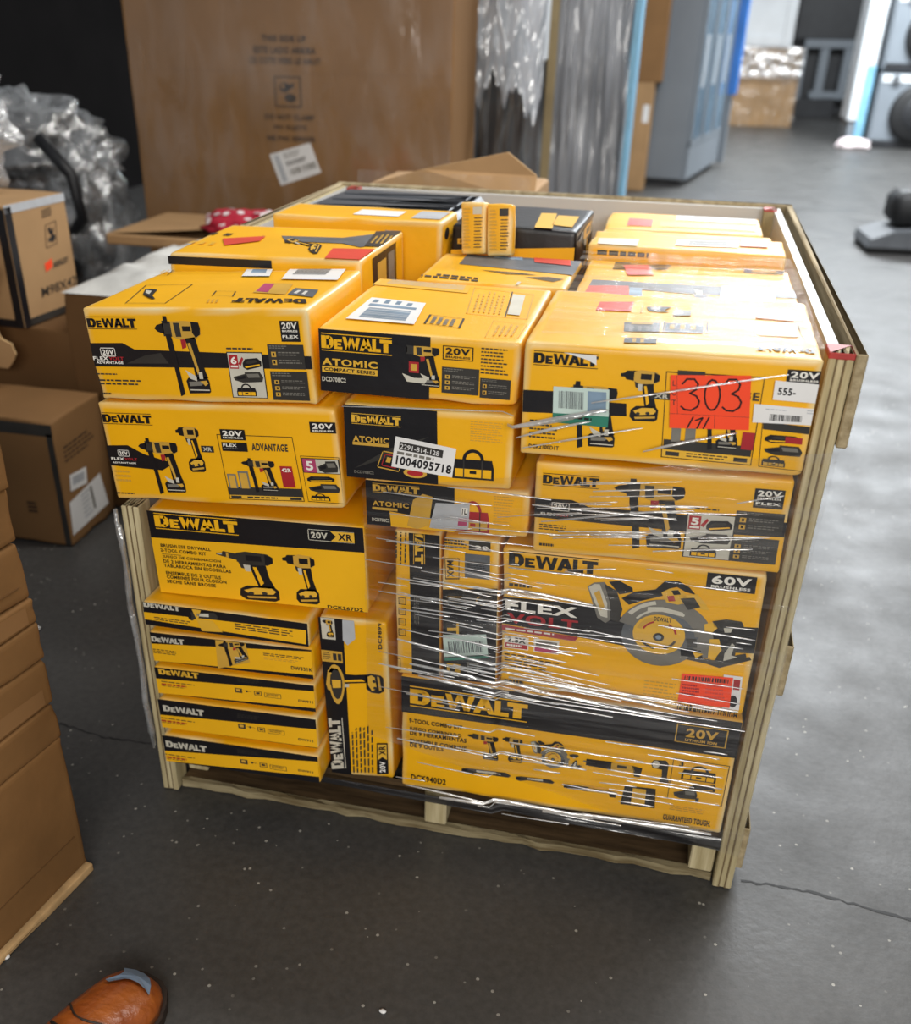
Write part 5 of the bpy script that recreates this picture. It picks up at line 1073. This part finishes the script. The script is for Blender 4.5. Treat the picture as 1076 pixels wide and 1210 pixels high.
# display cooler
B0 = onZ(808, 221, 0); yaw = R(-10); cw, cdp, chh = .50, 1.95, 2.15
cl = empty('display_cooler', B0 - Vector((math.cos(yaw), math.sin(yaw), 0)) * cw); cl.rotation_euler = (0, 0, yaw); tag(cl, 'tall grey display cooler with glass doors and blue edge trim standing on the floor', 'cooler')
part('body', lambda m: m.bbox(0, 0, .06, cw - .03, cdp, chh, 'cooler_grey', .01), cl)
part('plinth', lambda m: m.bbox(.03, .03, 0, cw - .06, cdp - .03, .06, 'dark_metal', .005), cl)
part('kick_panel', lambda m: m.bbox(cw - .03, 0, .06, cw, cdp, .36, 'cooler_grey', .006), cl)
for k in range(3):
    y0 = .02 + k * .64
    d_ = part('glass_door', lambda m: m.bbox(cw - .028, y0 + .04, .42, cw - .012, y0 + .58, chh - .06, 'cooler_glass', .003), cl)
    part('door_frame', lambda m: [m.bbox(cw - .03, y0, .38, cw + .004, y0 + .04, chh, 'cooler_grey', .003), m.bbox(cw - .03, y0 + .58, .38, cw + .004, y0 + .62, chh, 'cooler_grey', .003), m.bbox(cw - .03, y0, .37, cw + .004, y0 + .62, .42, 'cooler_grey', .003), m.bbox(cw - .03, y0, chh - .06, cw + .004, y0 + .62, chh, 'cooler_grey', .003)], d_)
    part('door_handle', lambda m: m.tube([(cw + .03, y0 + .06, .9), (cw + .03, y0 + .06, 1.35)], .012, 'white_paint'), d_)
part('end_panel', lambda m: m.bbox(cw - .03, cdp, .04, cw + .06, cdp + .09, .75, 'cooler_grey', .01), cl)
part('edge_trim', lambda m: m.bbox(cw - .03, cdp, .75, cw + .10, cdp + .1, chh, 'blue_paint', .01), cl, label='bright blue edge trim')
# far end of the hall
Y = 17.6
def rng(xa, xb, Y, py=100): return onY(xa, py, Y).x, onY(xb, py, Y).x
def zz(y, Y, x=930): return max(0.0, onY(x, y, Y).z)
x0, x1 = rng(866, 942, Y); zt = zz(57, Y, 900)
b = Box('carton', 'beige carton swathed in cloudy plastic in front of the far white panel', x0, Y, .002, x1 - x0, .8, zt, cat='carton', m='kraft_light'); o = b.done()
skin(-.05, x1 - x0 + .03, 0, zt + .02, -.02, .05, 5, 5, 41, 'film_clear', 'plastic_wrap', o, 30, 24)
skin(-.05, x1 - x0 + .03, zt * .62, zt + .02, -.06, .05, 4, 3, 44, 'film_bag', 'plastic_wrap', o, 30, 14)
x0, x1 = rng(862, 927, Y + 1); zt = zz(55, Y + 1, 890)
w_ = empty('white_panel', (x0, Y + 1, 0)); tag(w_, 'tall white framed panel standing at the far end behind the beige carton', 'panel')
part('panel_board', lambda m: m.bbox(0, 0, 0, x1 - x0, .12, 3.2, 'white_paint', .02), w_)
part('panel_frame', lambda m: [m.bbox(0, -.04, zt, .16, .0, 3.2, 'white_paint', .01), m.bbox(x1 - x0 - .16, -.04, zt, x1 - x0, 0, 3.2, 'white_paint', .01), m.bbox(.16, -.04, zt, x1 - x0 - .16, 0, zt + .16, 'white_paint', .01)], w_)
Y2 = 20.; x0, x1 = rng(942, 1020, Y2); zt = zz(47, Y2); zb = zz(126, Y2, 985)
w_ = empty('metal_rack', (x0, Y2, 0)); tag(w_, 'grey metal rack with dark openings at the far end of the hall', 'rack'); W2 = x1 - x0
part('rack_back', lambda m: m.bbox(0, .25, .05, W2, .35, zt, 'dark_metal', .01), w_)
part('base', lambda m: m.bbox(.02, 0, 0, W2 * .62, .3, .32, 'dark_metal', .01), w_)
for f0, f1 in ((.0, .06), (.26, .40), (.62, .82), (.94, 1.0)): part('upright', lambda m: m.bbox(W2 * f0, 0, .3, W2 * f1, .2, zt, 'cooler_grey', .01), w_)
part('shelf', lambda m: m.bbox(0, -.02, zt - .12, W2, .3, zt + .02, 'cooler_grey', .01), w_)
part('lower_rail', lambda m: m.bbox(W2 * .2, -.02, .32, W2, .1, .44, 'cooler_grey', .01), w_)
x0, x1 = rng(925, 1022, Y2, 20)
tv = empty('black_screen', (x0, Y2 - .05, zt + .02)); tag(tv, 'large black screen standing on the grey metal rack', 'screen')
part('screen_panel', lambda m: m.bbox(.25, .02, 0, x1 - x0, .15, 1.9, 'dark_metal', .01), tv); part('screen_stand', lambda m: m.bbox(0, .02, 0, .2, .2, 1.9, 'black_plastic', .01), tv); part('screen_trim', lambda m: m.bbox(.1, 0, 0, .18, .02, 1.9, 'cooler_grey', .004), tv)
# washing machines
Y3 = 14.7; x0 = onY(1034, 120, Y3).x; wsz = 1.0; hz = (zz(85, Y3, 1050) - .01)
for k, lab in enumerate(('lower white washing machine with black round door in the stacked pair', 'upper white washing machine with black round door in the stacked pair')):
    w_ = empty('washing_machine', (x0, Y3, .003 + k * (hz + .012))); tag(w_, lab, 'washer', 'stacked washing machines at the far right')
    part('cabinet', lambda m: m.bbox(0, 0, 0, wsz, .9, hz, 'cooler_grey', .03), w_)
    d_ = part('door', lambda m: m.tube([(wsz * .56, .02, hz * .47), (wsz * .56, -.06, hz * .47), (wsz * .56, -.09, hz * .47)], [.36, .36, .31], 'rubber', 32), w_, True)
    part('door_glass', lambda m: m.tube([(wsz * .56, -.08, hz * .47), (wsz * .56, -.10, hz * .47)], [.22, .18], 'dark_metal', 28), d_, True)
    part('control_strip', lambda m: m.bbox(.03, -.012, hz * .87, wsz - .03, .0, hz * .97, 'white_paint', .004), w_)
    part('knob', lambda m: m.tube([(.2, 0, hz * .92), (.2, -.05, hz * .92)], .05, 'grey_plastic', 16), w_)
    part('kick_strip', lambda m: m.bbox(.02, -.008, .01, wsz - .02, 0, .1, 'dark_metal', .003), w_)
x0, x1 = rng(1009, 1031, Y3 + .2, 100)
w_ = empty('upright_freezer', (x0, Y3 + .2, .002)); tag(w_, 'narrow white upright freezer with blue side trim beside the washing machines', 'freezer')
part('cabinet', lambda m: m.bbox(0, 0, .3, x1 - x0, .8, 2.6, 'white_paint', .02), w_); part('side_trim', lambda m: m.bbox(x1 - x0 - .12, -.02, .1, x1 - x0, .0, 1.0, 'blue_pale', .006), w_); part('plinth', lambda m: m.bbox(.03, .03, 0, x1 - x0 - .02, .78, .3, 'cooler_grey', .01), w_)
p_ = onZ(1006, 176, 0)
o = blob('cloth_bundle', (p_.x, p_.y, .05), (.22, .16, .09), .3, 3, 'white_dot', 'small white cloth bundle on the floor before the white freezer', 'cloth', 3, 20, 12, flat=.002)
# wedge foot of a machine on the open floor
p_ = onZ(1022, 300, 0)
w_ = empty('floor_machine', (p_.x, p_.y, 0)); w_.rotation_euler = (0, 0, R(4)); tag(w_, 'black floor machine with grey wedge-shaped foot on the open concrete', 'floor machine')
def wedge(m):
    pr2 = [(0, .045), (.02, .1), (.16, .155), (.8, .19), (.8, .045)]
    for y, rev in ((0, 0), (.5, 1)): m.poly([(x, y, z) for x, z in (pr2[::-1] if rev else pr2)], 'grey_plastic')
    for a, b_ in zip(pr2, pr2[1:] + pr2[:1]): m.poly([(a[0], 0, a[1]), (a[0], .5, a[1]), (b_[0], .5, b_[1]), (b_[0], 0, b_[1])], 'grey_plastic')
part('foot', wedge, w_); part('rubber_skirt', lambda m: m.bbox(.01, .01, .0, .8, .49, .08, 'rubber', .012), w_); part('motor_housing', lambda m: m.bbox(.17, .12, .17, .8, .5, .40, 'rubber', .05), w_, True)

# ================================================================== SHOE
def shoe():
    o = empty('shoe', (.208, -.462, 0)); o.rotation_euler = (0, 0, R(-17)); o.scale = (1.22, 1.05, 1.05); tag(o, 'brown leather shoe with a painted grey highlight on its toe, on the floor', 'shoe')
    #   y along the foot (0 toe .. -.29 heel), half width, height
    sec = [(-.000, .010, .018, 0), (-.008, .026, .036, 0), (-.022, .040, .048, .001), (-.045, .050, .056, .002), (-.075, .054, .061, .003), (-.11, .053, .070, .002), (-.15, .046, .084, 0), (-.19, .039, .098, 0), (-.23, .037, .10, 0), (-.265, .035, .098, 0), (-.288, .024, .09, 0), (-.296, .008, .08, 0)]
    n = 20; m = MB(); vs = []
    for y, hw_, h, cx in sec:
        for k in range(n):
            a = math.pi * 2 * k / n; s, c_ = math.sin(a), math.cos(a)
            x = cx + hw_ * math.copysign(abs(c_) ** .8, c_); z = .018 + (h - .018) * max(0, s) ** .8 if s > 0 else .018
            vs.append((x, y, z))
    m.raw(vs, [(i * n + k, i * n + (k + 1) % n, (i + 1) * n + (k + 1) % n, (i + 1) * n + k) for i in range(len(sec) - 1) for k in range(n)] + [tuple(range(n))[::-1], tuple(range((len(sec) - 1) * n, len(sec) * n))], 'leather')
    m.build('upper', o, True)
    m = MB(); pts = [(cx - hw_ - .005, y) for y, hw_, h, cx in sec] + [(cx + hw_ + .005, y) for y, hw_, h, cx in reversed(sec)]; pts = [(x, y + (.006 if y > -.01 else 0)) for x, y in pts]
    m.poly([(x, y, .0) for x, y in pts], 'sole'); m.poly([(x, y, .019) for x, y in pts][::-1], 'sole')
    for a, b_ in zip(pts, pts[1:] + pts[:1]): m.poly([(a[0], a[1], 0), (a[0], a[1], .019), (b_[0], b_[1], .019), (b_[0], b_[1], 0)], 'sole')
    m.build('sole', o)
    m = MB()
    def up(x, y):
        for (ya, wa, ha, ca), (yb, wb, hb, cb) in zip(sec, sec[1:]):
            if yb <= y <= ya:
                t = (y - ya) / (yb - ya); hw_ = wa + (wb - wa) * t; h = ha + (hb - ha) * t; q_ = min(.99, abs(x - ca) / hw_); c1 = q_ ** 1.25; return .018 + (h - .018) * math.sqrt(max(0, 1 - c1 * c1)) ** .8 + .0015
        return .05
    out = [(-.026, -.022), (-.014, -.013), (.000, -.011), (.014, -.015), (.026, -.026), (.036, -.042), (.026, -.038), (.012, -.036), (.000, -.038), (-.008, -.044), (-.020, -.060), (-.028, -.058), (-.018, -.040), (-.019, -.030)]
    cxp = (.004, -.026, up(.004, -.026) + .004); pp = [(x, y, up(x, y) + .003) for x, y in out]
    for a, b_ in zip(pp, pp[1:] + pp[:1]): m.poly([a, b_, cxp], 'shoe_glare')  # grey fan painted on as the glare of the polished toe
    m.smooth = True; m.build('toe_glare', o)['label'] = 'painted grey highlight on the toe'
    m = MB(); m.tube([(x, -.125 - .012 * math.cos(x * 60), up(x, -.125 - .012 * math.cos(x * 60)) - .001) for x in [(-.046 + .092 * k / 14) for k in range(15)]], .0016, 'sole', 6); m.build('toe_seam', o)
    m = MB()
    for k in range(4): m.tube([(-.02, -.165 - k * .02, up(-.02, -.165 - k * .02)), (0, -.168 - k * .02, up(0, -.165 - k * .02) + .002), (.02, -.165 - k * .02, up(.02, -.165 - k * .02))], .0026, 'rubber', 6)
    q = m.build('laces', o, True); q['kind'] = 'stuff'
shoe()
# litter on the floor
for px_, py_, sz in ((43, 744, .012), (6, 1132, .01), (452, 1196, .006)):
    p_ = onZ(px_, py_, 0); blob('paper_scrap', (p_.x, p_.y, sz * .4), (sz, sz * .7, sz * .5), .4, 3, 'label_white', {43: 'white scrap of foam on the floor behind the carton stack', 6: 'white paper scrap on the floor before the carton stack', 452: 'tiny white crumb on the floor in front of the crate'}[px_], 'scrap', px_, 10, 6, flat=.0008)
